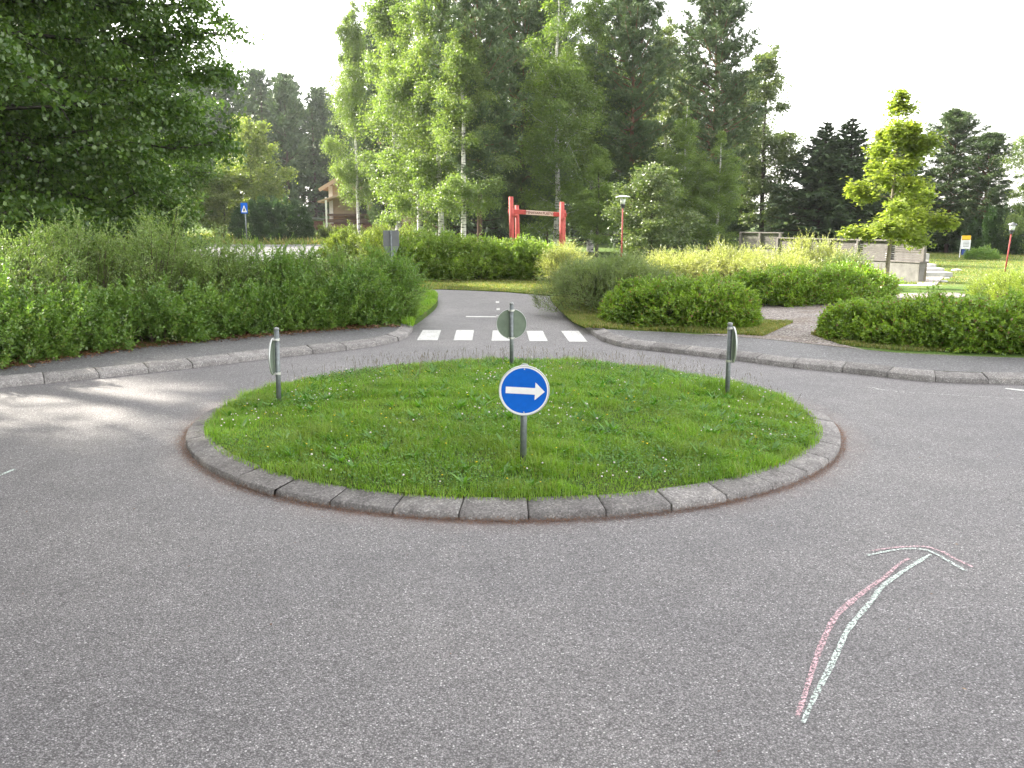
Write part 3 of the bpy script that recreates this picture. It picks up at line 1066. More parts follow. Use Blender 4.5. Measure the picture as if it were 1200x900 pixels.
# seed-head stalks (mostly towards the far rim)
n = 1500
a = r.uniform(0, 6.28, n); rad = (RI - .03) * np.sqrt(r.uniform(.12, 1, n))
x, y = RCX + rad * np.cos(a), RCY + rad * np.sin(a)
k = r.uniform(0, 1, n) < np.clip((y - RCY + .4) / 1.9, .03, 1); x, y, rad = x[k], y[k], rad[k]; n = len(x)
A = np.stack([x, y, mound(rad)], 1)
B = A + np.stack([r.normal(0, .03, n), r.normal(0, .03, n), r.uniform(.09, .19, n)], 1)
T = B + nrm(B - A) * r.uniform(.015, .035, n)[:, None]
V, F = join([prisms(A, B, .0008, .0007), prisms(B, T, .0026, .001)])
o = link('seed_heads', npmesh('seed', V, F), M['seed']); tag(o, 'thin grass stalks with brown seed heads on the far rim of the island', None, None, 'stuff')

# red-brown needle litter round the ring kerb and under the left hedge
n = 26000
a = r.uniform(0, 6.28, n)
wgt = .35 + .65 * vnoise(np.cos(a) * 3, np.sin(a) * 3, 2.0, 31)
k = r.uniform(0, 1, n) < wgt; a = a[k]; n = len(a)
rad = RR + .004 + np.abs(r.normal(0, .028, n)) * (0.4 + wgt[k])
P = np.stack([RCX + rad * np.cos(a), RCY + rad * np.sin(a), .003 + np.clip(.022 - (rad - RR) * .5, 0, .03) * r.uniform(0, 1, n)], 1)
D = nrm(np.stack([r.normal(size=n), r.normal(size=n), r.normal(0, .25, n)], 1))
V1 = leaf_quads(P, D, r.uniform(.012, .03, n), r.uniform(.0015, .004, n), r, 0, np.tile([[0, 0, 1.]], (n, 1)))
o = link('leaf_litter', npmesh('litter', *V1), M['litter']); tag(o, 'red-brown needle litter gathered along the island kerb', None, None, 'stuff')
n = 9000
k = r.integers(0, len(hl) - 1, n)
off = r.normal(0.10, .16, n)
T_ = nrm(np.gradient(hl, axis=0)); N_ = np.stack([-T_[:, 1], T_[:, 0]], 1)
pp = hl[k] + N_[k] * off[:, None] + r.normal(0, .05, (n, 2))
P = np.c_[pp, np.full(n, PZ + .004) + r.uniform(0, .015, n)]
D = nrm(np.stack([r.normal(size=n), r.normal(size=n), r.normal(0, .3, n)], 1))
V1 = leaf_quads(P, D, r.uniform(.02, .045, n), r.uniform(.01, .025, n), r, .15, nrm(np.stack([r.normal(0, .3, n), r.normal(0, .3, n), np.ones(n)], 1)))
o = link('leaf_litter', npmesh('litter2', *V1), M['litter']); tag(o, 'brown leaf litter along the foot of the left hedge', None, None, 'stuff')


n = 520
x = r.uniform(-7, 8, n); y = r.uniform(2.0, 15, n)
near_k = np.abs(np.hypot(x - RCX, y - RCY) - RR - .3) < .5
k = (np.hypot(x - RCX, y - RCY) > RR + .03) & (near_k | (r.uniform(0, 1, n) < .45))
x, y = x[k], y[k]; n = len(x)
D = nrm(np.stack([r.normal(size=n), r.normal(size=n), r.normal(0, .15, n)], 1))
V1 = leaf_quads(np.stack([x, y, np.full(n, .006)], 1), D, r.uniform(.008, .022, n), r.uniform(.004, .011, n), r, .2, nrm(np.stack([r.normal(0, .2, n), r.normal(0, .2, n), np.ones(n)], 1)))
o = link('road_litter', npmesh('road_litter', *V1), M['litter']); tag(o, 'scattered tiny dry leaves and bud scales on the asphalt', None, None, 'stuff')


# ---- verge grass blades (edges of entry, strips in front of hedges)
def scatter_poly(poly, n, r):
    P = np.array(poly); lo, hi = P.min(0), P.max(0)
    q = r.uniform(lo, hi, (n * 3, 2))
    inside = np.zeros(len(q), bool)
    j = len(P) - 1
    for i in range(len(P)):
        xi, yi = P[i]; xj, yj = P[j]
        c = ((yi > q[:, 1]) != (yj > q[:, 1])) & (q[:, 0] < (xj - xi) * (q[:, 1] - yi) / (yj - yi + 1e-12) + xi)
        inside ^= c; j = i
    return q[inside][:n]


def verge(label, poly, n, z, h, w, mat, seed):
    r = np.random.default_rng(seed)
    q = scatter_poly(poly, n, r)
    n = len(q)
    t = vnoise(q[:, 0], q[:, 1], 3, seed)
    H = h * (.45 + .9 * t) * r.uniform(.6, 1.4, n)
    zz = terrain_h(q[:, 0], q[:, 1]) - .01 if z == 't' else np.full(n, z)
    o = link('grass', blade_mesh('verge', np.c_[q, zz], H, np.full(n, w) * r.uniform(.7, 1.3, n), .8, r), mat)
    tag(o, label, None, None, 'stuff')


verge('grass verge at the left corner of the side road', [tuple(p) for p in le] + [G(*p, .1) for p in [(440, 345), (470, 352), (470, 379), (484, 383)]], 22000, PZ, .07, .010, M['grass'], 41)
verge('strip of short grass across the side road end, before the hedge', [G(395, 337.4), G(487, 339), G(520, 339.8), G(560, 341.2), G(590, 342.6), G(620, 345), G(646, 347), (1.5, 22), (2.5, 24), (2.9, 26), (-9, 26)], 42000, .02, .05, .014, M['grass_dry'], 42)
verge('grass verge along the right side of the side road', [G(*p, .1) for p in [(686, 384), (671, 377), (660, 367), (652, 359.5), (647, 352), (652, 348), (690, 347), (720, 365), (760, 378), (850, 385), (900, 376), (930, 378), (895, 394), (840, 391), (735, 386)]], 42000, PZ, .05, .010, M['grass_dry'], 43)
verge('dry grass strip in front of the right hedge', [G(*p, .1) for p in [(950, 392), (970, 388), (1050, 398), (1200, 404), (1400, 405), (1400, 411), (1200, 413), (1060, 411), (985, 404)]], 26000, PZ, .05, .009, M['grass_dry'], 44)
verge('lawn of the low grassy rise on the right', [(9.6, 24.5), (12.6, 24.5), (24, 30), (34, 52), (19, 50), (15.5, 42)], 60000, 't', .06, .02, M['grass_dry'], 45)
verge('rough grass beyond the far road', [(-60, 65), (-9, 65), (-9, 76), (-60, 76)], 50000, 't', .5, .12, M['grass_dry'], 46)


# ================================================================== SMALL OBJECTS
# ---- round signs on the island
def sign_disc(parent, R_, front, back, edge=True):
    """disc facing -Y, its back at y=0"""
    d = MB(); d.cyl((0, -.004, 0), (0, .002, 0), R_, n=64); back_o = d.build('sign_panel', back, parent)
    return back_o


def round_sign(loc, rz, h_c, label, face='arrow', rot=0.0, top=.03, lean=(0, 0), rad=.163):
    t = empty('round_sign', loc, rz, label, 'road sign', 'signs on the roundabout island')
    t.rotation_euler = (lean[0], lean[1], rz)
    pm = MB(); pm.cyl((0, 0, -.12), (0, 0, h_c + rad + top), .0215, n=20)
    post = pm.build('post', M['galv'], t, True)
    cm = MB(); cm.cyl((0, 0, h_c + rad + top), (0, 0, h_c + rad + top + .012), .024, n=20); cm.sph((0, 0, h_c + rad + top + .012), .024, (1, 1, .45))
    cm.build('cap', M['galv_cap'], t, True)
    y = -.034
    pn = MB(); pn.cyl((0, y, h_c), (0, y - .003, h_c), rad, n=72)
    panel = pn.build('sign_panel', M['alu_back'], t)
    # rolled rim
    k = 72; V = []; F = []
    for i in range(k):
        a = 2 * math.pi * i / k
        for (rr, yy) in ((rad - .001, y + .009), (rad + .003, y + .009), (rad + .003, y - .005), (rad - .003, y - .0055)):
            V.append((rr * math.cos(a), yy, h_c + rr * math.sin(a)))
    for i in range(k):
        for q in range(4):
            F.append((i * 4 + q, i * 4 + (q + 1) % 4, ((i + 1) % k) * 4 + (q + 1) % 4, ((i + 1) % k) * 4 + q))
    link('rim', npmesh('rim', np.array(V), np.array(F)), M['alu_edge'], panel, True)
    f = MB(); f.cyl((0, y - .0032, h_c), (0, y - .0042, h_c), rad - .0035, n=72)
    fw = f.build('white_border', M['sign_white'], panel)
    f = MB(); f.cyl((0, y - .0044, h_c), (0, y - .0052, h_c), rad - .0135, n=72)
    fb = f.build('blue_field', M['sign_blue'], panel)
    s_ = rad / 30.0
    pts = [(-22.2, 4.0), (13.0, 4.0), (13.0, 10.9), (24.7, 0), (13.0, -10.9), (13.0, -4.0), (-22.2, -4.0)]
    c, sn = math.cos(rot), math.sin(rot)
    pts = [((x * c - z * sn) * s_, h_c + (x * sn + z * c) * s_) for x, z in pts]
    ar = MB(); ar.prism(pts, y - .0054, y - .0062)
    ar.build('arrow', M['sign_white'], panel)
    for dz in (rad - .020, -(rad - .020)):
        c_ = MB(); c_.cyl((0, y - .005, h_c + dz), (0, y - .0085, h_c + dz), .0045, n=10); c_.build('bolt', M['clamp'], panel)
    for dz in (rad - .012, -(rad - .012)):
        c_ = MB()
        c_.box((0, -.013, h_c + dz), (.075, .030, .012), bevel=.002)
        c_.cyl((0, 0, h_c + dz - .010), (0, 0, h_c + dz + .010), .0265, n=20)
        c_.cyl((.034, -.03, h_c + dz), (.034, .012, h_c + dz), .004, n=8)
        c_.build('clamp', M['clamp'], t)
    return t


def post_base(px, py, z):
    x, y = G(px, py, z)
    z2 = float(mound(math.hypot(x - RCX, y - RCY)))
    x, y = G(px, py, z2)
    return (x, y, z2)


b1 = post_base(613, 541, .11)
b2 = post_base(599.5, 430.5, .12)
b3 = post_base(327, 472, .1)
b4 = post_base(852, 464, .1)
print('posts', b1, b2, b3, b4)
h1 = zat(456.6, b1[1]) - b1[2]
round_sign(b1, R(-1), h1, 'round blue sign with white right arrow facing the viewer at the front of the island', rot=R(-2.2), top=-.012, lean=(R(0), R(.7)))
round_sign(b2, R(181), zat(380, b2[1]) - b2[2], 'round sign on the far rim of the island, showing its plain green-grey back', top=.055)
round_sign(b3, R(-88), zat(418, b3[1]) - b3[2], 'nearly edge-on round sign on the left side of the island, left of its post', top=.075, lean=(R(-.5), R(-1.5)))
round_sign(b4, R(87), zat(404, b4[1]) - b4[2], 'nearly edge-on round sign on the right side of the island, right of its post', top=.02, lean=(0, R(1.2)))

# ---- back of a sign behind the left hedge
Ys = 17.2
zt, zb = zat(270, Ys), zat(299.5, Ys)
t = empty('road_sign', (xat(458, Ys, zt), Ys, PZ), R(4), 'grey back of two stacked signs on a post behind the left hedge, square above tapered', 'road sign')
m_ = MB(); m_.cyl((0, 0, -.1), (0, 0, zt - PZ), .02); m_.build('post', M['galv'], t, True)
zc, zd = zat(289, Ys) - PZ, zb - PZ
w = .5 * 18.8 / 1000 * Ys * .98
m_ = MB(); m_.box((0, .027, (zt - PZ + zc) / 2), (2 * w, .004, zt - PZ - zc), bevel=.0015); m_.build('square_panel', M['alu_grey'], t)
m_ = MB(); m_.prism([(-w * .96, zc - .004), (w * .96, zc - .004), (w * .42, zd), (-w * .5, zd)], .029, .033); m_.build('tapered_panel', M['alu_back'], t)

# ---- information board by the side road
Yb = G(643, 331, .02)[1]
t = empty('notice_board', (xat(643, Yb, .02), Yb, .02), R(-8), 'small pale blue notice board with dark frame on one dark leg, under the red gate', 'notice board')
zt, zb = zat(298.5, Yb), zat(313, Yb)
m_ = MB(); m_.cyl((0, 0, -.1), (0, 0, zt - .05), .022); m_.build('leg', M['dark_metal'], t, True)
w = 19 / 1000 * Yb
m_ = MB()
for c_, s_ in (((w / 2, -.03, zt), (w + .04, .04, .035)), ((w / 2, -.03, zb), (w + .04, .04, .025)), ((0, -.03, (zt + zb) / 2), (.03, .04, zt - zb)), ((w, -.03, (zt + zb) / 2), (.03, .04, zt - zb))):
    m_.box(c_, s_, bevel=.004)
m_.build('frame', M['dark_metal'], t)
m_ = MB(); m_.box((w / 2, -.03, (zt + zb) / 2), (w - .02, .012, zt - zb - .02)); m_.build('notice_sheet', M['pale_blue'], t)

# ---- red timber gate
Yg = 31.0
xl, xr = xat(600, Yg, 1.5), xat(657.5, Yg, 1.5)
t = empty('timber_gate', ((xl + xr) / 2, Yg, .02), 0, 'red log gate with a lettered board on its crossbeam, behind the hedge', 'gate')
xc = (xl + xr) / 2


def gpost(px, Yp, top, rr, label=None, lean=0.0):
    x = xat(px, Yp, 1.5) - xc
    z = zat(top, Yp) - .02
    V, F = tube([(x - lean * 1.2, Yp - Yg, -.3), (x, Yp - Yg, z * .5), (x + lean * .6, Yp - Yg, z)], [rr * 1.08, rr, rr * .95], 14)
    me = npmesh('post', V, F)
    bm = bmesh.new(); bm.from_mesh(me); bmesh.ops.holes_fill(bm, edges=bm.edges); bm.to_mesh(me); bm.free()
    o = link('post', me, M['red_wood'], t)
    return o


gpost(599.8, 30.6, 230.5, .085, lean=-.05)
gpost(606.6, 31.9, 240.5, .080, lean=-.05)
gpost(658.3, 30.6, 236.5, .085)
gpost(660.2, 31.9, 246, .082)
zl, zr = zat(247.5, 31.2), zat(252.0, 31.2)
m_ = MB()
L_ = xr - xl + .35
m_.box((0.03, .22, (zl + zr) / 2 - .02), (L_, .12, .16), bevel=.02, tilt=(math.atan2(zl - zr, L_) , 'Y'))
m_.build('crossbeam', M['red_wood'], t)
for px, yy in ((603, .2), (659, .2)):
    m_ = MB(); x = xat(px, 31.2, 1.5) - xc
    m_.cyl((x - .02, -.55, (zl if px < 630 else zr) - .16), (x + .02, 1.0, (zl if px < 630 else zr) - .16), .055, n=12); m_.build('spacer', M['red_wood'], t)
bw = 31.5 / 1000 * 31.1
til = math.atan2(zl - zr, L_)
bx = xat(632.5, 31, 1.5) - xc
m_ = MB(); m_.box((bx, .145, (zl + zr) / 2 - .022), (bw, .03, .155), bevel=.004, tilt=(til, 'Y'))
bd = m_.build('name_board', M['sign_board'], t)
fc = bpy.data.curves.new('lettering', 'FONT'); fc.body = 'TENAVAIN PUISTO'; fc.size = .118; fc.align_x = 'CENTER'; fc.align_y = 'CENTER'; fc.extrude = .002; fc.offset = .002
fo = bpy.data.objects.new('lettering', fc); COL.objects.link(fo)
dg = bpy.context.evaluated_depsgraph_get()
fm = bpy.data.meshes.new_from_object(fo.evaluated_get(dg)); bpy.data.objects.remove(fo)
fm.materials.clear()
lo = link('lettering', fm, M['letter'], bd)
lo.location = (bx, .126, (zl + zr) / 2 - .024); lo.rotation_euler = (R(90), til, 0)


# ---- lamps
def lamp(px, py_base, Y, top, label, kind, lean=0.0, zb=0.0):
    x = xat(px, Y, zb)
    t = empty('park_lamp', (x, Y, zb), 0, label, 'lamp post', 'park lamps')
    t.rotation_euler = (0, lean, 0)
    H = zat(top, Y) - zb
    rr = .029 if kind == 'wide' else .026
    m_ = MB(); m_.cyl((0, 0, -.2), (0, 0, H - .42), rr, rr * .85, n=14); m_.build('pole', M['red_pole'], t, True)
    m_ = MB(); m_.cyl((0, 0, H - .42), (0, 0, H - .34), .055, n=14); m_.cyl((0, 0, H - .34), (0, 0, H - .30), .09, .09, n=14); m_.build('collar', M['dark_metal'], t)
    m_ = MB(); m_.cyl((0, 0, H - .30), (0, 0, H - .12), .075, .095, n=16); m_.build('lantern_glass', M['lamp_glass'], t, True)
    m_ = MB()
    if kind == 'wide':
        for a in (0, 2.1, 4.2):
            m_.cyl((.08 * math.cos(a), .08 * math.sin(a), H - .14), (.08 * math.cos(a), .08 * math.sin(a), H - .03), .008, n=6)
        m_.cyl((0, 0, H - .04), (0, 0, H), .25, .06, n=24)
        m_.cyl((0, 0, H - .055), (0, 0, H - .04), .25, .25, n=24)
        m_.build('lamp_shade', M['white_metal'], t)
    else:
        m_.cyl((0, 0, H - .12), (0, 0, H - .06), .15, .11, n=20); m_.sph((0, 0, H - .06), .05, (1, 1, .9))
        m_.build('lamp_shade', M['alu_grey'], t)
    return t


lamp(728, 0, 30.0, 229, 'park lamp with wide white disc shade on a red pole, beside the light green bush', 'wide')
lamp(1177.5, 318, 30.0, 259.5, 'leaning park lamp with small grey lantern on a thin red pole, at the right edge', 'small', lean=R(3.2), zb=float(terrain_h(17, 30)))

# ---- timetable / information stand on the rise
Yi = 42.0
zb_ = float(terrain_h(22, 42))
t = empty('information_stand', (xat(1130, Yi, zb_), Yi, zb_), R(-10), 'white information stand with yellow top panel and two thin posts, on the grassy rise', 'information stand')
zt = zat(276, Yi) - zb_
for s_ in (-1, 1):
    m_ = MB(); m_.cyl((s_ * .20 - .03, 0, -.2), (s_ * .20, 0, zt - .02), .022, n=10); m_.build('post', M['white_metal'], t)
m_ = MB(); m_.box((0, -.03, zt - .10), (.40, .05, .20), bevel=.005); m_.build('yellow_panel', M['yellow'], t)
m_ = MB(); m_.box((0, -.032, zt - .43), (.42, .045, .42), bevel=.005); wp = m_.build('white_panel', M['white_metal'], t)
m_ = MB()
for k in range(4): m_.box((0, -.058, zt - .31 - .07 * k), (.26, .004, .022))
m_.build('printed_lines', M['alu_grey'], wp)
m_ = MB(); m_.box((-.03, .0, zt - .80), (.24, .03, .28), bevel=.005); m_.build('blue_panel', M['blue_panel'], t)

# ---- blue and white traffic sign by the far road
Yr = 65.4
xs = xat(288, Yr, 2)
t = empty('traffic_sign', (xs, Yr, .02), R(6), 'blue and white square crossing sign on a tall grey post by the far road', 'road sign')
m_ = MB(); m_.cyl((0, 0, -.2), (0, 0, zat(238, Yr)), .05, n=12); m_.build('post', M['galv'], t, True)
zt, zb = zat(238, Yr), zat(250.5, Yr)
m_ = MB(); m_.box((-.06, -.07, (zt + zb) / 2), (.50, .03, zt - zb), bevel=.01); sp = m_.build('sign_panel', M['sign_blue'], t)
m_ = MB(); c0 = (zt + zb) / 2
m_.prism([(-.06 - .20, c0 - .3), (-.06 + .20, c0 - .3), (-.06, c0 + .22)], -.093, -.088); m_.build('white_triangle', M['sign_white'], sp)
m_ = MB()
m_.sph((-.06, -.096, c0 + .03), .032, (1, .2, 1)); m_.prism([(-.10, c0 - .02), (-.02, c0 - .02), (.02, c0 - .24), (-.04, c0 - .24), (-.06, c0 - .12), (-.09, c0 - .24), (-.15, c0 - .24)], -.098, -.094)
m_.build('walking_figure', M['dark_metal'], sp)

# ---- timber fence on the concrete retaining wall, right
Yw = 27.0
A0 = Vector((xat(1081, 25.3, 0), 25.3, 0)); A1 = Vector((xat(912, 31.5, .5), 31.5, 0)); A2 = Vector((xat(866, 33.2, .5), 33.2, 0))


def wall_seg(a, b):
    d = b - a
    return d.length, math.atan2(d.y, d.x)


L1, rz1 = wall_seg(A0, A1)
t = empty('concrete_wall', A0, rz1, 'low stained concrete retaining wall under the plank fence', 'wall')
zf = zat(308.5, 25.3)
m_ = MB(); m_.box((L1 / 2 + .02, 0, zf / 2 - .2), (L1, .30, zf + .4), bevel=.015); m_.build('wall_body', M['concrete'], t)
m_ = MB(); m_.box((L1 / 2 + .02, 0, zf + .022), (L1 + .06, .36, .045), bevel=.01); m_.build('coping', M['planks_grey'], t)


def plank_fence(a, L, rz, z0, z1a, z1b, label, base=None):
    t = empty('plank_fence', a, rz, label, 'fence')
    n = max(2, int(L / 1.15))
    for i in range(n + 1):
        x = L * i / n; zt_ = z1a + (z1b - z1a) * i / n
        m_ = MB(); m_.box((x, .04, (z0 + zt_) / 2), (.09, .09, zt_ - z0), bevel=.005); m_.build('post', M['planks_grey'], t)
    m_ = MB()
    nb = 9
    for k in range(nb):
        f = (k + .5) / nb
        za = z0 + (z1a - z0) * f; zb2 = z0 + (z1b - z0) * f
        hgt = ((z1a + z1b) / 2 - z0) / nb - .012
        m_.box((L / 2, -.02 - (k % 2) * .004, (za + zb2) / 2), (L, .022, hgt), tilt=(-math.atan2(zb2 - za, L), 'Y'))
    m_.build('planks', M['planks_grey'], t)
    m_ = MB()
    m_.box((L / 2, .0, (z1a + z1b) / 2 + .02), (L + .1, .16, .04), tilt=(-math.atan2(z1b - z1a, L), 'Y'), bevel=.005)
    m_.build('top_rail', M['planks_grey'], t)
    m_ = MB()
    m_.box((L / 2, -.055, (z1a + z1b) / 2 * .5 + z0 * .5), (L, .03, .06), tilt=(-math.atan2(z1b - z1a, 2 * L), 'Y'))
    m_.build('mid_rail', M['planks_grey'], t)
    return t


plank_fence(A0, L1, rz1, zf + .05, zat(283.5, 25.3), zat(279.5, 31.5), 'long weathered grey plank fence on top of the concrete wall')
L2, rz2 = wall_seg(A1, A2)
plank_fence(A1 + Vector((.06, -.02, 0)), L2, rz2, zat(291, 31.5), zat(273.5, 31.5), zat(273, 33.2), 'short taller section of grey plank fence at the left end of the wall')
m_ = MB(); m_.box((L2 / 2, 0, zat(292, 32.3) / 2 - .1), (L2, .2, zat(292, 32.3) + .2)); o = m_.build('concrete_wall', M['concrete']); o.location = A1 + Vector((.06, -.02, 0)); o.rotation_euler = (0, 0, rz2)
tag(o, 'footing wall under the short taller fence section', 'wall')

# ---- pale concrete steps and landing behind the end of the wall
t = empty('concrete_steps', (xat(1090, 28, 0), 28.0, 0), R(-4), 'broad pale concrete steps beyond the right end of the wall', 'steps')
zz_ = zat(307, 28)
for k in range(4):
    m_ = MB(); m_.box((.15 - .02 * k, .2 + k * .55, (zz_ * (.3 + .23 * k)) / 2 - .05), (1.05 - .05 * k, .56, zz_ * (.3 + .23 * k) + .1), bevel=.01); m_.build('step', M['concrete_pale'], t)
m_ = MB(); m_.box((.25, 2.75, zat(297, 30.6) / 2), (1.35, .5, zat(297, 30.6)), bevel=.01); m_.build('landing', M['concrete_pale'], t)
m_ = MB(); m_.box((-.05, 5.2, zat(286, 33.2) / 2), (1.4, .4, zat(286, 33.2)), bevel=.01); m_.build('upper_parapet', M['concrete_pale'], t)
poly_sheet('path', [G(1040, 345), G(1088, 345), G(1094, 337), (xat(1106, 27.7, 0), 27.7), (xat(1076, 27.7, 0), 27.7), G(1075, 333.5), G(1030, 334)], .01, M['slab'])
# loose stones beside the path
for px, py, s_ in ((1102, 336, .07), (1106, 330, .08), (1110, 326, .06), (1121, 317.5, .12)):
    m_ = MB(); x, y = G(px, py)
    k = bmesh.ops.create_icosphere(m_.bm, subdivisions=2, radius=s_)
    rs = np.random.default_rng(px)
    for v in k['verts']:
        v.co = Vector((v.co.x * 1.5, v.co.y, v.co.z * .6)) * (1 + rs.normal(0, .08))
    o = m_.build('stone', M['concrete_pale']); o.location = (x, y, float(terrain_h(x, y)) + s_ * .25)
    tag(o, 'pale loose stone in the grass beside the concrete path', 'stone', 'loose stones beside the path')

# ---- ochre house beyond the far road
Yh = 86.0
zg = float(terrain_h(-16, Yh)) - .1
xa, xb = xat(387.5, Yh, 2), xat(449, Yh, 2)
t = empty('house', (xa, Yh, zg), 0, 'ochre house with orange gable eave and porch, half hidden by birches', 'house')
W_ = 11.0
zE = zat(218, Yh) - zg
m_ = MB()
m_.prism([(0, .9), (W_, .9), (W_, zE), (W_ * .5, zE + 3.2), (0, zE)], 0, 9); m_.build('wall', M['ochre'], t)
m_ = MB(); m_.box((W_ / 2, 4.5, .35), (W_ + .04, 9.04, 1.3)); m_.build('plinth', M['plinth'], t)
m_ = MB()
sl = math.atan2(3.2, W_ * .5)
Lr = math.hypot(3.2, W_ * .5) + .9
for s_ in (-1, 1):
    cx0 = W_ / 2 + s_ * (Lr / 2) * math.cos(sl); cz0 = zE + 3.2 + .12 - (Lr / 2) * math.sin(sl)
    m_.box((cx0, 4.3, cz0), (Lr, 10.8, .14), tilt=(s_ * sl, 'Y'))
rf = m_.build('roof', M['roof'], t)
m_ = MB()
for s_ in (-1, 1):
    cx0 = W_ / 2 + s_ * (Lr / 2) * math.cos(sl); cz0 = zE + 3.2 + .02 - (Lr / 2) * math.sin(sl)
    m_.box((cx0, -1.14, cz0), (Lr, .06, .34), tilt=(s_ * sl, 'Y'))
m_.build('fascia', M['fascia'], rf)
m_ = MB(); m_.box((.10, -.03, (zE + .9) / 2), (.38, .06, zE - .9)); m_.build('corner_board', M['white_paint'], t)
# porch with lean-to roof and balustrade
pz0, pz1 = zat(252, Yh - 2) - zg, zat(231, Yh - 2) - zg
pm = MB(); pm.box((2.3, -1.2, pz1 + .45), (6.2, 2.6, .16), tilt=(R(-17), 'Y')); pm.build('porch_roof', M['fascia'], t)
m_ = MB(); m_.box((2.2, -1.3, pz0 + .05), (4.6, 2.3, .14)); m_.box((2.2, -2.42, pz0 - .55), (4.6, .08, .35)); m_.box((2.2, -2.42, pz0), (4.6, .1, .16)); m_.build('porch_rail', M['brownwood'], t)
m_ = MB(); m_.box((2.2, -1.3, (pz0 - .9) / 2), (4.5, 2.2, pz0 - .9)); m_.build('porch_base', M['plinth'], t)
m_ = MB(); m_.box((.12, -2.4, pz1 / 2), (.16, .16, pz1)); m_.build('porch_post', M['white_paint'], t)
for (wx, wz, ww, wh) in ((3.2, pz0 + .9, 1.0, 1.7), (7.6, 2.9, 1.2, 1.3)):
    m_ = MB(); m_.box((wx, -.02, wz), (ww + .2, .08, wh + .2)); wf = m_.build('window', M['white_paint'], t)
    m_ = MB(); m_.box((wx, -.07, wz), (ww, .03, wh)); m_.build('pane', M['dark_open'], wf)

# ---- low shed left of the house
zs = float(terrain_h(-22, 84))
t = empty('shed', (xat(353, 84, 1.5), 84, zs), R(20), 'small low shed with white end and dark roof beyond the road', 'shed')
m_ = MB(); m_.box((0, 0, .45), (1.6, 1.6, 1.3)); m_.build('wall', M['white_paint'], t)
m_ = MB(); m_.box((1.2, .1, .3), (1.6, 1.5, 1.0)); m_.build('side_wall', M['plinth'], t)
m_ = MB(); m_.box((.5, 0, 1.2), (3.4, 1.9, .14), tilt=(R(9), 'Y')); m_.build('roof', M['alu_grey'], t)


# ================================================================== VEGETATION
def bulge(u, v, seed):
    r = np.random.default_rng(seed)
    s = 0
    for k in range(6):
        f1, f2, p = r.uniform(1, 5), r.uniform(1, 5), r.uniform(0, 6.28)
        s = s + np.sin(u * f1 + v * f2 + p)
    return s / 6


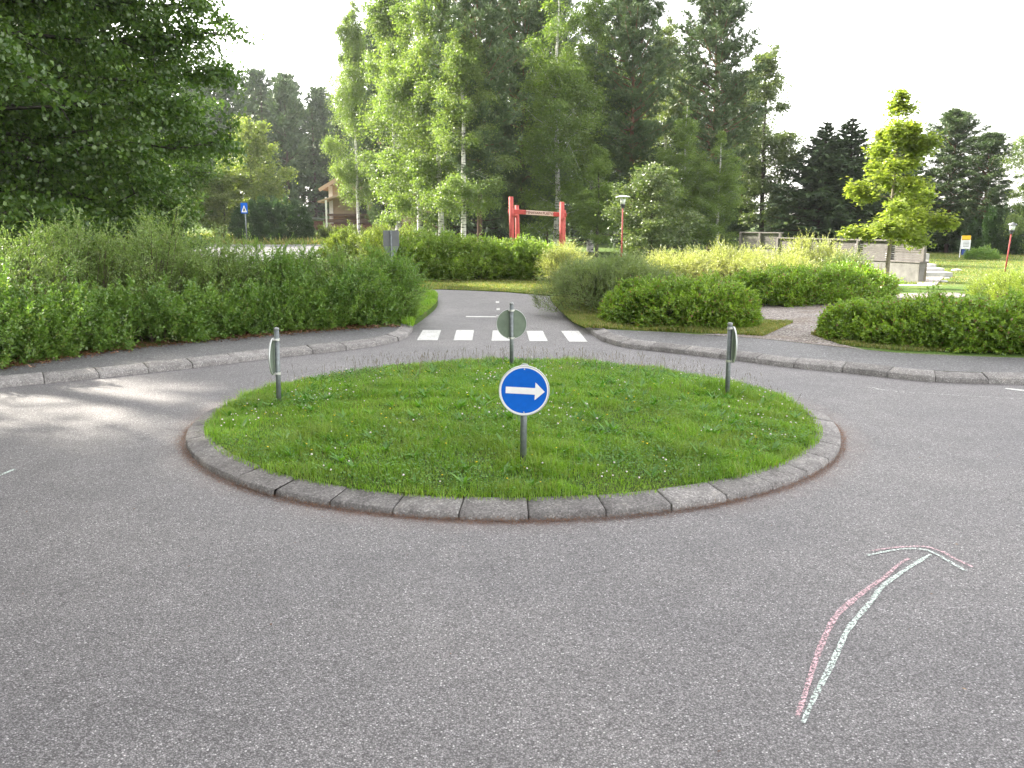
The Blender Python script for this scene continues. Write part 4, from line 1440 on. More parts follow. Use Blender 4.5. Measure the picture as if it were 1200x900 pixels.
def hedge(name, label, cat, path, halfw, height, n_shoot, mat, seed, shoot=.28, leaves=12, ll=.03, lw=.012, spread=.9,
          up=.6, fuzz=.12, inner=.35, stems=None, stem_mat='twig', base=PZ, group=None, curve=-.05, feather=0, lumps=.22, top_pow=.75, ground_gap=.0):
    """shrub mass along a path: leafy shoots on a lumpy body, real stems from the ground"""
    r = np.random.default_rng(seed)
    P0 = np.array(path, float)
    if len(P0) == 1:
        P0 = np.array([P0[0] - [halfw * .25, 0], P0[0] + [halfw * .25, 0]])
    p = smooth_path(P0, .1)
    d = np.r_[0, np.cumsum(np.linalg.norm(np.diff(p, axis=0), axis=1))]
    L = d[-1]
    hw = np.interp(np.linspace(0, 1, 50), np.linspace(0, 1, max(2, np.size(halfw))), np.broadcast_to(halfw, (max(2, np.size(halfw)),)))
    hh = np.interp(np.linspace(0, 1, 50), np.linspace(0, 1, max(2, np.size(height))), np.broadcast_to(height, (max(2, np.size(height)),)))
    ctr = p.mean(0)
    t = empty(name, (ctr[0], ctr[1], base), 0, label, cat, group)
    m = n_shoot
    w0 = hw.mean()
    nc = max(24, int(m / 26))                          # leafy heads: shoots gather round them
    cs, cp = r.uniform(-w0, L + w0, nc), np.arccos(r.uniform(-1, 1, nc))
    low = r.uniform(0, 1, nc) < .28; cp[low] = np.where(r.uniform(0, 1, low.sum()) < .5, r.uniform(.02, .35, low.sum()), math.pi - r.uniform(.02, .35, low.sum()))
    cq = r.uniform(.82, 1.12, nc)
    ci = r.integers(0, nc, m)
    ds_, dp_ = r.normal(0, .13, m), r.normal(0, .13 / max(w0, .3), m)
    s = np.clip(cs[ci] + ds_, -w0, L + w0)             # beyond the ends: rounded caps
    sc = np.clip(s, 0, L)
    endk = np.sqrt(np.clip(1 - (np.abs(s - sc) / w0) ** 2, 0.02, 1))
    u = sc / max(L, 1e-6)
    W = np.interp(u, np.linspace(0, 1, 50), hw); H = np.interp(u, np.linspace(0, 1, 50), hh)
    phi = np.clip(cp[ci] + dp_, 0.0, math.pi)
    q = cq[ci] - 2.2 * (ds_ ** 2 + (dp_ * w0) ** 2) / max(w0, .4) - np.abs(r.normal(0, .05, m)); deep = r.uniform(0, 1, m) < inner; q[deep] = r.uniform(.25, .9, deep.sum())
    bl = 1 + lumps * bulge(s * 2.2 / max(w0, .3), phi * 2, seed) + lumps * .7 * bulge(s * 5.5 / max(w0, .3), phi * 5, seed + 1)
    cx = np.sign(np.cos(phi)) * np.abs(np.cos(phi)) ** .8
    cz_ = np.sin(phi) ** top_pow
    offw = W * cx * q * bl * endk
    z = H * cz_ * q * bl * (0.35 + .65 * endk) * (1 - .0) + ground_gap
    X = np.interp(sc, d, p[:, 0]); Yv = np.interp(sc, d, p[:, 1])
    dx = np.interp(sc, d, nrm(np.gradient(p, axis=0))[:, 0]); dy = np.interp(sc, d, nrm(np.gradient(p, axis=0))[:, 1])
    B = np.stack([X + dx * (s - sc) - dy * offw, Yv + dy * (s - sc) + dx * offw, np.maximum(z, .03)], 1)
    outw = np.stack([-dy * cx + dx * (s - sc) / w0, dx * cx + dy * (s - sc) / w0, cz_ * .7], 1)
    D = nrm(outw + np.array([0, 0, up]) + r.normal(0, .45, (m, 3)))
    Ls = shoot * r.uniform(.5, 1.2, m)
    long_ = r.uniform(0, 1, m) < fuzz
    Ls[long_] *= 1.6
    D[long_] = nrm(D[long_] + np.array([0, 0, .3]))
    B0 = B - D * Ls[:, None] * .6
    B0[:, 2] = np.maximum(B0[:, 2], .02)
    V, F, ends = shoots(B0, D, Ls, leaves, ll, lw, spread, r, np.tile([[0, 0, curve]], (m, 1)))
    off = np.array([ctr[0], ctr[1], 0])
    link('foliage', npmesh('foliage', V - off, F), mat, t)
    # stems: from the ground to a share of the shoots, and each shoot's own axis
    k = r.uniform(0, 1, m) < .4
    sA, sB = B0[k], (B0 + D * Ls[:, None] * .9)[k]
    parts = [prisms(sA - off, sB - off, .0018, .0008)]
    ns = stems if stems is not None else max(12, m // 60)
    ii = r.integers(0, m, ns)
    tgt = B0[ii]
    ss = np.clip(s[ii] + r.normal(0, .12, ns), 0, L)
    gx_ = np.interp(ss, d, p[:, 0]) + r.normal(0, w0 * .25, ns) - (np.interp(ss, d, dy[np.argsort(sc)] if False else np.zeros_like(d)))
    gy_ = np.interp(ss, d, p[:, 1]) + r.normal(0, w0 * .25, ns)
    a0 = np.stack([gx_, gy_, np.full(ns, -.03)], 1)
    mid = a0 * .45 + tgt * .55 + np.array([0, 0, .12]) * H[ii][:, None] + r.normal(0, .04, (ns, 3))
    m2 = a0 * .8 + mid * .2 + np.array([0, 0, .05])
    parts += [prisms(a0 - off, m2 - off, .011, .009), prisms(m2 - off, mid - off, .009, .006), prisms(mid - off, tgt - off, .006, .003)]
    V, F = join(parts)
    link('stems', npmesh('stems', V, F), M[stem_mat], t)
    return t


def shrub(label, cat, x, y, rad_, h, n_shoot, mat, seed, **kw):
    return hedge('shrub', label, cat, [(x, y)], rad_, h, n_shoot, mat, seed, **kw)


def willow(label, x, y, rad_, h, n_br, mat, seed, ll=.034, lw=.008, base=PZ, leafn=16, group=None, stem_mat='twig_grey', dens=13, sh=.26, wisps=.12):
    """airy shrub: arching branches from the ground carrying fine leafy side shoots"""
    r = np.random.default_rng(seed)
    t = empty('willow_shrub', (x, y, base), 0, label, 'shrub', group)
    nh = 17
    ha = np.arange(nh) * 2.399 + r.normal(0, .3, nh); he = np.sqrt((np.arange(nh) + .5) / nh); hz = r.uniform(.72, 1.0, nh)
    hi = r.integers(0, nh, n_br)
    a = ha[hi] + r.normal(0, .20, n_br); e = np.clip(he[hi] + r.normal(0, .10, n_br), 0, 1.05)
    bl = 1 + .22 * bulge(a * 1.3, e * 3, seed)
    E = np.stack([np.cos(a) * e * rad_ * bl, np.sin(a) * e * rad_ * bl, h * bl * np.sqrt(np.clip(1.0 - .85 * e ** 2.2, .05, 1)) * hz[hi] * .93 * (1 - np.abs(r.normal(0, .12, n_br)))], 1)
    wisp = r.uniform(0, 1, n_br) < wisps
    E[wisp, 2] *= 1.10
    A = np.stack([np.cos(a) * e * rad_ * .22, np.sin(a) * e * rad_ * .22, np.zeros(n_br)], 1) + r.normal(0, .05, (n_br, 3)) * [1, 1, 0]
    C = A * .4 + E * .6; C[:, 2] = E[:, 2] * .78 + .05
    C[:, :2] += r.normal(0, .07, (n_br, 2)) * rad_
    # side shoots
    s = r.uniform(.22, 1.0, (n_br, dens)) ** .8
    s = s[..., None]
    Bq = (1 - s) ** 2 * A[:, None] + 2 * s * (1 - s) * C[:, None] + s ** 2 * E[:, None]
    Tq = nrm(2 * (1 - s) * (C - A)[:, None] + 2 * s * (E - C)[:, None])
    Dq = nrm(Tq * .6 + r.normal(0, .62, Tq.shape) + np.array([0, 0, .12]))
    B_, D_ = Bq.reshape(-1, 3), Dq.reshape(-1, 3)
    B_[:, 2] = np.maximum(B_[:, 2], .05)
    m = len(B_)
    Ls = sh * r.uniform(.5, 1.3, m)
    V, F, ends = shoots(B_, D_, Ls, leafn, ll, lw, .85, r, r.normal(0, .12, (m, 3)))
    link('foliage', npmesh('foliage', V, F), mat, t)
    P1 = (A * .49 + C * .42 + E * .09); P2 = (A * .09 + C * .42 + E * .49)
    parts = [prisms(A, P1, .008, .006), prisms(P1, P2, .006, .004), prisms(P2, E, .004, .0012), prisms(B_[::3], (B_ + D_ * Ls[:, None] * .8)[::3], .0016, .0007)]
    V, F = join(parts)
    link('stems', npmesh('stems', V, F), M[stem_mat], t)
    return t


def inward(px, py, w, z=.1):
    x, y = G(px, py, z)
    k = w / math.hypot(x, y)
    return (x * (1 + k), y * (1 + k))


# left side: low fresh hedge in front, airy willows behind
hp = [inward(px, py, .55) for px, py in [(-120, 447), (-40, 438), (60, 421), (130, 411), (200, 403)]]
hedge('low_hedge', 'low bright green hedge at the left edge, below the tallest willow shrubs', 'hedge', hp, [.55, .6], [.72, .8, .72], 5600, M['l_low'], 101, shoot=.24, leaves=13, ll=.052, lw=.036, fuzz=.14, up=.35, spread=1.2, lumps=.42)
hp = [inward(px, py, .5) for px, py in [(235, 399), (300, 393), (380, 386.5), (430, 383)]]
hedge('low_hedge', 'low bright green hedge along the left pavement, nearer the crossing', 'hedge', hp, [.5, .5], [.62, .68, .75], 4600, M['l_low'], 102, shoot=.24, leaves=13, ll=.052, lw=.036, fuzz=.14, up=.35, spread=1.2, lumps=.42)
WL = [(-75, 1.5, 250, 1.15, 'tall airy willow shrub, mostly cut off by the left edge'),
      (25, 1.55, 262, 1.05, 'tall grey-green willow shrub at the left edge, behind the low hedge'),
      (108, 1.7, 262, 1.0, 'grey-green willow shrub, second from the left edge'),
      (183, 1.6, 252, 1.0, 'feathery willow shrub with the highest top in the left row'),
      (255, 1.5, 266, 1.0, 'rounded willow shrub right of the highest one, with brown branches showing'),
      (322, 1.3, 279, 1.0, 'feathery green shrub in front of the far road, middle of the left row'),
      (384, 1.3, 278, .85, 'thin twiggy shrub poking above the left row, near the grey sign back'),
      (440, 1.3, 288, .95, 'dense green shrub in front of the grey sign back'),
      ]
bx_ = [(-75, 441), (25, 426), (108, 414), (183, 405), (255, 397), (322, 391), (384, 386), (440, 383)]
for i, ((px, w, top, rad_, lab), (bx0, by0)) in enumerate(zip(WL, bx_)):
    x, y = inward(bx0, by0, w + .1)
    h = (zat(top, y) - PZ) * (1.15 if i < 4 else 1.08)
    willow(lab, x, y, rad_, h, 118 if i != 6 else 60, M['l_willow'] if i < 5 or i == 6 else M['l_low'], 200 + i, ll=.048, lw=.020 if i < 5 else .026, group='willow shrubs along the left pavement', dens=15)
x, y = inward(480, 381, .75)
shrub('low rounded green bush at the right end of the left hedge, by the crossing', 'shrub', x - .85, y + .05, .75, zat(334, y) - PZ + .05, 3000, M['l_low'], 121, shoot=.30, leaves=13, ll=.04, lw=.017)

# right side
x, y = inward(722, 372, 1.0)
willow('large blue-green willow shrub at the corner, left of the bright low hedge', x + .0, y + .9, 1.32, zat(290, y + .9) - PZ, 330, M['l_bluewillow'], 301, ll=.055, lw=.017, dens=17, wisps=.05)
shrub('dark green rounded shrub filling the foot of the blue-green willow', 'shrub', x - .05, y + .45, 1.15, .85, 2600, M['l_bluewillow'], 302, shoot=.3, leaves=13, ll=.035, lw=.012)
hp = [inward(px, py, .75) for px, py in [(748, 383), (795, 388), (836, 388)]]
hedge('low_hedge', 'low glossy green hedge beside the gravel path, in front of the blue-green willow', 'hedge', hp, [.62, .72, .66], [.62, .66, .74], 6200, M['l_spirea'], 303, shoot=.20, leaves=13, ll=.050, lw=.036, spread=1.25, fuzz=.06, up=.3)
hp = [inward(px, py, .7) for px, py in [(885, 360), (930, 359), (985, 356), (1008, 353)]]
hedge('low_hedge', 'low green hedge on the far side of the gravel path, left of the young maple', 'hedge', hp, [.7, .75], [.66, .72, .66], 5600, M['l_spirea'], 304, shoot=.22, leaves=12, ll=.060, lw=.042, spread=1.25, fuzz=.06, up=.3)
hp = [inward(px, py, .75) for px, py in [(1026, 406), (1090, 411), (1170, 415), (1290, 416)]]
hedge('low_hedge', 'low dense hedge with rusty shoot tips at the right edge, near the pavement', 'hedge', hp, [.62, .75, .8], [.54, .60, .60, .60], 9500, M['l_spirea'], 305, shoot=.20, leaves=13, ll=.050, lw=.036, spread=1.25, fuzz=.06, up=.3)
for i, (px, Y, rad_, top, lab) in enumerate([
        (800, 22.5, 1.1, 291, 'pale yellow-green willow shrub right behind the blue-green one'),
        (862, 23.5, 1.2, 286, 'pale willow shrub in front of the left end of the plank fence'),
        (915, 21.0, 1.15, 293, 'pale yellow-green willow shrub left of the tallest pale one'),
        (958, 22.5, 1.2, 279, 'tallest pale yellow-green willow shrub, in front of the long fence'),
        (984, 21.4, .85, 303, 'small grey-green willow shrub beside the maple trunk'),
        (662, 24.5, .8, 291, 'yellow-green shrub beside the notice board, behind the blue-green willow')]):
    willow(lab, xat(px, Y, .7), Y, rad_, zat(top, Y) - .1, 120, M['l_yellow'] if i < 4 or i == 5 else M['l_bluewillow'], 310 + i, ll=.075, lw=.022, dens=15, leafn=13, group='pale willow shrubs before the fence' if i < 4 else None, sh=.36, wisps=.2)
hp = [(xat(px, Yq, .6), Yq) for px, Yq in [(1182, 18.0), (1230, 17.2), (1300, 16.6)]]
hedge('low_hedge', 'bright yellow-green hedge behind the dense hedge at the right edge', 'hedge', hp, [.75, .8], [.62, .7], 3000, M['l_maple'], 330, shoot=.3, leaves=12, ll=.05, lw=.02)
# centre: broad hedge behind the grass strip
hp = [(xat(px, Yq, .8), Yq) for px, Yq in [(492, 26.2), (530, 26.3), (560, 26.4)]]
hedge('tall_hedge', 'tall green hedge beyond the side road end, left half', 'hedge', hp, [1.0, 1.1], [1.36, 1.32, 1.25], 4300, M['l_hedge'], 340, shoot=.32, leaves=12, ll=.085, lw=.055, up=.3, spread=1.2, base=.02)
hp = [(xat(px, Yq, .8), Yq) for px, Yq in [(592, 26.5), (612, 26.4), (628, 26.2)]]
hedge('tall_hedge', 'brighter tall hedge beneath the red gate, right half', 'hedge', hp, [.85, .8], [1.15, 1.12], 2700, M['l_hedge'], 341, shoot=.32, leaves=12, ll=.085, lw=.055, up=.3, spread=1.2, base=.02)
# rounded bush by the lamp
# bushes at far left and right
shrub('dense dark green rounded bush beside the far road, right of the crossing sign', 'shrub', xat(318, 69.5, 1), 69.5, 2.6, 3.4, 4200, M['l_darkbush'], 360, base=0.05, shoot=.7, leaves=12, ll=.18, lw=.11)
for i, (px, Y, rad_, h, lab) in enumerate([(1150, 52, 3.0, 2.7, 'dark bush behind the information stand'), (1215, 47, 3.0, 2.6, 'dark bush behind the leaning lamp at the right edge'), (1090, 55, 2.6, 2.2, 'dark bush behind the maple, beyond the concrete steps')]):
    shrub(lab, 'shrub', xat(px, Y, 1), Y, rad_, h, 3600, M['l_darkbush'], 370 + i, base=0.0, shoot=.7, leaves=11, ll=.16, lw=.085)
shrub('small wild bush in the grass beside the information stand', 'shrub', xat(1150, 40, 0), 40, .55, .6, 700, M['l_low'], 379, base=.0, shoot=.35, leaves=11, ll=.08, lw=.04)
# roadside weeds in front of the house
hp = [(xat(px, Yq, 1), Yq) for px, Yq in [(352, 72), (380, 72), (440, 71)]]
hedge('weeds', 'sunlit tall weeds between the far road and the ochre house', 'weeds', hp, [1.4, 1.4], [1.1, 1.3, 1.5], 3000, M['l_sallow'], 380, shoot=.5, leaves=10, ll=.16, lw=.08, base=.05)
hp = [(xat(px, Yq, 1), Yq) for px, Yq in [(405, 40), (440, 38), (470, 36)]]
hedge('weeds', 'sunlit leafy undergrowth around the grey sign back, near side of the far road', 'weeds', hp, [1.2, 1.3], [1.2, 1.4, 1.6], 2800, M['l_sallow'], 381, shoot=.45, leaves=10, ll=.12, lw=.06, base=.02)


# ------------------------------------------------------------------ trees
def crown_limbs(H, z0, prof, n, elev, r, jitter=.25, bend=.15, seg=5):
    """first-order limbs: arrays of paths (n, seg, 3)"""
    t = np.sort(r.uniform(0, 1, n)) ** .9
    z = z0 + (H * .97 - z0) * t
    a = np.arange(n) * 2.399 + r.normal(0, .3, n)
    Lr = prof(t) * r.uniform(1 - jitter, 1 + jitter * .6, n)
    el = elev(t) + r.normal(0, .12, n)
    D = np.stack([np.cos(a) * np.cos(el), np.sin(a) * np.cos(el), np.sin(el)], 1)
    s = np.linspace(0, 1, seg)
    Pth = np.stack([np.zeros(n), np.zeros(n), z], 1)[:, None] + D[:, None] * (Lr[:, None] * s)[..., None]
    Pth[..., 2] += (bend * Lr[:, None]) * s[None] ** 2
    Pth += r.normal(0, .04, Pth.shape) * (Lr[:, None, None] * s[None, :, None])
    return Pth, Lr, D, t


def broad_tree(seed, H, z0, prof, n_limb, elev, sub, leaves, ll, lw, trunk_r, droop=.3, sub_len=.38, clump=.28, bend=.15, lean=(0, 0), flat=1.0, jitter=.25, top_r=.3, elongate=1.0):
    """returns (trunk mesh arrays, crown mesh arrays)"""
    r = np.random.default_rng(seed)
    Pth, Lr, D, t = crown_limbs(H, z0, prof, n_limb, elev, r, jitter, bend)
    ns = 9
    zt = np.linspace(-.3, H * .985, ns)
    wob = np.cumsum(r.normal(0, .012 * H / ns * 3, (ns, 2)), 0); wob[:2] = 0
    tp = np.stack([wob[:, 0] + lean[0] * zt / H, wob[:, 1] + lean[1] * zt / H, zt], 1)
    tr = trunk_r * (1 - np.clip(zt / H, 0, 1)) ** .75 + trunk_r * .08
    tr[0] *= 1.35
    # attach limbs to the bent trunk
    Pth[..., 0] += np.interp(Pth[:, 0, 2], zt, tp[:, 0])[:, None]
    Pth[..., 1] += np.interp(Pth[:, 0, 2], zt, tp[:, 1])[:, None]
    wood = [tube(tp, tr, 10)]
    lr = np.clip(trunk_r * .21 * (Lr / Lr.max()) ** 1.1, .012, None)
    for k in range(Pth.shape[1] - 1):
        f0, f1 = 1 - .8 * k / 4, 1 - .8 * (k + 1) / 4
        wood.append(prisms(Pth[:, k], Pth[:, k + 1], lr * f0, lr * f1))
    # sub-branches
    m = n_limb * sub
    pl = Lr ** 1.35; li = np.sort(r.choice(n_limb, m, p=pl / pl.sum()))
    s = r.uniform(.12, 1.0, m) ** .8
    kk = np.clip((s * 4).astype(int), 0, 3); fr = s * 4 - kk
    B = Pth[li, kk] * (1 - fr)[:, None] + Pth[li, kk + 1] * fr[:, None]
    Dl = nrm(Pth[li, kk + 1] - Pth[li, kk])
    side = nrm(r.normal(size=(m, 3)) * [1, 1, .55 * flat])
    Ds = nrm(Dl * .75 + side * .9 + np.array([0, 0, .12]))
    Ls = Lr[li] * sub_len * (1.25 - .7 * s) * r.uniform(.6, 1.25, m)
    E = B + Ds * Ls[:, None]
    E[:, 2] -= droop * Ls
    wood.append(prisms(B, E, np.clip(lr[li] * .35, .008, None), .004))
    # leaves
    nl = m * leaves
    si = np.repeat(np.arange(m), leaves)
    u = r.uniform(.12, 1.08, nl)
    Pl = B[si] + (E - B)[si] * u[:, None]
    Pl[:, 2] -= droop * .5 * Ls[si] * (u - .5) ** 2
    cr = clump * (.45 + .55 * Ls[si] / Ls.mean())
    Pl += r.normal(0, 1, (nl, 3)) * cr[:, None] * [1, 1, .62 * elongate] 
    Dn = nrm(r.normal(size=(nl, 3)) + Ds[si] * .5 + np.array([0, 0, -droop * 1.8]))
    Nn = nrm(r.normal(0, .75, (nl, 3)) + np.array([0, 0, .9]))
    sz = r.uniform(.65, 1.25, nl)
    V, F = leaf_quads(Pl, Dn, ll * sz, lw * sz, r, .15, Nn)
    return join(wood), (V, F)


def conifer(seed, H, z0, rad_, n_whorl, per, kind, trunk_r, ll=.5, lw=.11, twigs=16, tuft=7):
    r = np.random.default_rng(seed)
    zt = np.linspace(-.3, H, 9)
    wob = np.cumsum(r.normal(0, .01 * H / 9, (9, 2)), 0); wob[:2] = 0
    tp = np.stack([wob[:, 0], wob[:, 1], zt], 1)
    tr = trunk_r * (1 - np.clip(zt / H, 0, 1)) ** .8 + .02
    wood = [tube(tp, tr, 9)]
    n = n_whorl * per
    w = np.repeat(np.arange(n_whorl), per)
    t = (w + r.normal(0, .15, n)) / n_whorl
    t = np.clip(t, 0, .995)
    z = z0 + (H - z0) * t
    a = np.tile(np.arange(per) * 2 * math.pi / per, n_whorl) + np.repeat(r.uniform(0, 6.28, n_whorl), per) + r.normal(0, .3, n)
    if kind == 'spruce':
        Lb = rad_ * (1 - t) ** .9 * r.uniform(.7, 1.15, n) + .06
        el = -.28 + .75 * t + r.normal(0, .08, n)
        tipup = .22
    else:
        Lb = rad_ * (np.sin(np.clip(t, 0.02, 1) * math.pi * .92 + .18) ** .7) * r.uniform(.45, 1.15, n)
        el = .12 + .7 * t + r.normal(0, .15, n)
        tipup = .12
    D = np.stack([np.cos(a) * np.cos(el), np.sin(a) * np.cos(el), np.sin(el)], 1)
    A = np.stack([np.interp(z, zt, tp[:, 0]), np.interp(z, zt, tp[:, 1]), z], 1)
    def on(s):
        P = A[:, None] + D[:, None] * (Lb[:, None] * s)[..., None]
        P[..., 2] += tipup * Lb[:, None] * s ** 2
        return P
    P5 = on(np.tile(np.linspace(0, 1, 4), (n, 1)))
    br = np.clip(.022 * Lb, .01, .07)
    for k in range(3):
        wood.append(prisms(P5[:, k], P5[:, k + 1], br * (1 - k * .28), br * (1 - (k + 1) * .28)))
    if kind == 'spruce':
        s = r.uniform(.12, 1.0, (n, twigs))
        B = on(s).reshape(-1, 3)
        bi = np.repeat(np.arange(n), twigs)
        m = len(B)
        hz = np.stack([-np.sin(a), np.cos(a), np.zeros(n)], 1)[bi] * np.sign(r.normal(size=m))[:, None]
        T = D[bi]
        Dd = nrm(T * .8 + hz * r.uniform(.3, 1.0, m)[:, None] + np.array([0, 0, -.38]) + r.normal(0, .18, (m, 3)))
        l = ll * r.uniform(.6, 1.2, m) * np.clip(Lb[bi] / rad_ * 2.0, .14, 1)
        # each twig is a spray of thin needle-laden shoots
        k3 = 4
        B3 = np.repeat(B, k3, 0) + np.repeat(Dd * l[:, None], k3, 0) * np.tile(np.array([0, .25, .45, .62]), m)[:, None]
        D3 = nrm(np.repeat(Dd, k3, 0) + r.normal(0, .42, (m * k3, 3)))
        l3 = np.repeat(l, k3) * np.tile(np.array([1.0, .6, .55, .45]), m)
        V, F = leaf_quads(B3, D3, l3, lw * (.6 + .4 * l3 / ll), r, .12, nrm(np.array([0, 0, 1.0]) + r.normal(0, .5, (m * k3, 3))))
    else:
        s = 1 - r.uniform(0, 1, (n, twigs)) ** 1.6 * .75
        B = on(s).reshape(-1, 3) + r.normal(0, .20, (n * twigs, 3)) * [1, 1, .45]
        m = len(B)
        bi = np.repeat(np.arange(n), twigs)
        ax = nrm(D[bi] + np.array([0, 0, .7]) + r.normal(0, .4, (m, 3)))
        ti = np.repeat(np.arange(m), tuft)
        D3 = nrm(ax[ti] * .8 + rand_dirs(m * tuft, r) * .8)
        l3 = ll * r.uniform(.7, 1.2, m * tuft)
        V, F = leaf_quads(B[ti] + r.normal(0, .03, (m * tuft, 3)), D3, l3, lw, r, .1)
    return join(wood), (V, F)


TREES = {}


def proto(key, wood, crown, wmat, lmat):
    TREES[key] = (npmesh(key + '_trunk', *wood), npmesh(key + '_crown', *crown), wmat, lmat)


def tree(key, name, label, x, y, scale=1.0, rz=0.0, z=None, group=None, lmat=None, sxy=1.0):
    wm, cm, wmat, lm = TREES[key]
    z = float(terrain_h(x, y)) - .02 if z is None else z
    t = empty(name, (x, y, z), rz, label, 'tree', group)
    t.scale = (scale * sxy, scale * sxy, scale)
    a = link('trunk', wm, wmat, t)
    b = link('crown', cm, lm, t)
    if lmat is not None:
        b.material_slots[0].link = 'OBJECT'
        b.material_slots[0].material = lmat
    return t


col_prof = lambda w, p0=.25: (lambda t: w * np.sin(np.clip(t * .85 + p0 * .6, 0, 1) * math.pi) ** .6 + .25)
birch_prof = lambda t: 2.9 * (np.sin(np.clip(.16 + t * .84, 0, 1) * math.pi) ** .75) * (1 - .35 * t) + .2
for i, sd in enumerate((51, 52, 53)):
    w_, c_ = broad_tree(sd, 17, (1.0, .8, 3.2)[i], birch_prof, 54, lambda t: .30 + .75 * t, 10, 105, .13, .085, .16, droop=.55, sub_len=.42, clump=.24, bend=.1, jitter=.4, elongate=1.5)
    proto('birch%d' % i, w_, c_, M['bark_birch'], M['l_birch'])
lin_prof = lambda t: 7.0 * np.sqrt(np.clip(1 - (np.abs(t - .30) / .78) ** 2.2, .02, 1))
w_, c_ = broad_tree(61, 14.5, .9, lin_prof, 120, lambda t: -.10 + .62 * t + .5 * t ** 4, 19, 135, .14, .10, .38, droop=.28, sub_len=.26, clump=.22, bend=-.04, jitter=.16)
proto('linden', w_, c_, M['bark_grey'], M['l_linden'])
w_, c_ = conifer(71, 18.5, 4.2, 3.2, 26, 6, 'pine', .17, .34, .055, 34, 11)
proto('pine', w_, c_, M['bark_pine'], M['l_pine'])
w_, c_ = conifer(72, 18.5, 1.4, 3.5, 32, 6, 'pine', .16, .36, .06, 32, 11)
proto('pine_dense', w_, c_, M['bark_pine'], M['l_pine'])
w_, c_ = conifer(73, 15, .5, 3.5, 40, 8, 'spruce', .2, .6, .13, 20)
proto('spruce', w_, c_, M['bark_spruce'], M['l_spruce'])
w_, c_ = conifer(74, 10, .3, 3.1, 32, 8, 'spruce', .17, .55, .16, 26)
proto('young_spruce', w_, c_, M['bark_spruce'], M['l_spruce'])
asp_prof = lambda t: 2.1 * np.sin(np.clip(.1 + t * .85, 0, 1) * math.pi) ** .6 + .3
w_, c_ = broad_tree(81, 13.5, 1.4, asp_prof, 40, lambda t: .3 + .7 * t, 9, 75, .15, .11, .15, droop=.25, sub_len=.40, clump=.26, jitter=.4)
proto('aspen', w_, c_, M['bark_grey'], M['l_aspen'])
sal_prof = lambda t: 3.0 * np.sin(np.clip(.2 + t * .72, 0, 1) * math.pi) ** .6 + .3
w_, c_ = broad_tree(82, 9.0, .4, sal_prof, 34, lambda t: .2 + .8 * t, 9, 80, .20, .13, .16, droop=.25, sub_len=.42, clump=.30, jitter=.35)
proto('sallow', w_, c_, M['bark_grey'], M['l_sallow'])

# young maple with lobed leaves in layered branches
r = np.random.default_rng(90)
mp_prof = lambda t: np.interp(t, [0, .08, .25, .42, .55, .75, .9, 1], [1.05, 1.35, 1.2, .62, .85, .5, .25, .1])
Ym = G(1037, 341, 0)[1]
Hm = zat(104, Ym)
w_, c_ = broad_tree(91, Hm, .75, mp_prof, 27, lambda t: .05 + .8 * t, 7, 1, .1, .1, .055, droop=.1, sub_len=.36, clump=.1, jitter=.3, bend=.12)
# leaves again, three lobes each
r = np.random.default_rng(92)
Pth, Lr, D, tt = crown_limbs(Hm, 1.38, mp_prof, 34, lambda t: .02 + .8 * t, r, .25, -.02)
sub = 9; m = 34 * sub; li = np.sort(r.choice(34, m, p=Lr ** 1.3 / (Lr ** 1.3).sum())); s = r.uniform(.25, 1, m) ** .8
kk = np.clip((s * 4).astype(int), 0, 3); fr = (s * 4 - kk)[:, None]
B = Pth[li, kk] * (1 - fr) + Pth[li, kk + 1] * fr
Dl = nrm(Pth[li, kk + 1] - Pth[li, kk])
Ds = nrm(Dl * .8 + nrm(r.normal(size=(m, 3)) * [1, 1, .75]) * .8)
Ls = Lr[li] * .34 * (1.2 - .6 * s) * r.uniform(.6, 1.2, m)
E = B + Ds * Ls[:, None]
wood = [tube(np.stack([np.array([0, .02, .04, .0, .03, .01, -.02]), np.array([0, .01, .0, .02, .03, .0, .02]), np.linspace(-.2, Hm * .98, 7)], 1), np.array([.065, .055, .045, .036, .026, .015, .006]), 10)]
for k in range(4):
    wood.append(prisms(Pth[:, k], Pth[:, k + 1], .020 * (1 - .2 * k) * np.clip(Lr, .4, 1.2), .020 * (.8 - .2 * k) * np.clip(Lr, .4, 1.2)))
wood.append(prisms(B, E, .005, .003))
nl = 56
si = np.repeat(np.arange(m), nl); u = r.uniform(.1, 1.1, m * nl)
Pl = B[si] + (E - B)[si] * u[:, None] + r.normal(0, 1, (m * nl, 3)) * .10 * [1, 1, .8]
d0 = nrm(r.normal(size=(m * nl, 3)) * [1, 1, .35] + Ds[si] * .4 + [0, 0, -.25])
N0 = nrm(r.normal(0, .35, (m * nl, 3)) + [0, 0, 1.0])
S0 = nrm(np.cross(d0, N0))
sz = r.uniform(.06, .115, m * nl)
ps = []
for ang_, k_ in ((0, 1.0), (.95, .85), (-.95, .85)):
    dd = nrm(d0 * math.cos(ang_) + S0 * math.sin(ang_))
    ps.append(leaf_quads(Pl, dd, sz * k_, sz * .52, r, .12, N0))
# weld the three lobes of a leaf into one island: interleave so the base vertex is shared
V = np.stack([p_[0].reshape(-1, 4, 3) for p_ in ps], 1)      # (leaf, lobe, 4, 3)
n_ = len(V); flat_ = V.reshape(n_ * 12, 3)
F = []
b = (np.arange(n_) * 12)[:, None]
F = np.concatenate([b + np.array([[0, 1, 2, 3]]), b + np.array([[0, 5, 6, 7]]), b + np.array([[0, 9, 10, 11]])])
proto('maple', join(wood), (flat_, F), M['bark_young'], M['l_maple'])
xm, ym = G(1037, 341, 0)
tree('maple', 'maple_tree', 'young bright yellow-green maple with thin trunk, standing alone by the gravel path', xm, ym)

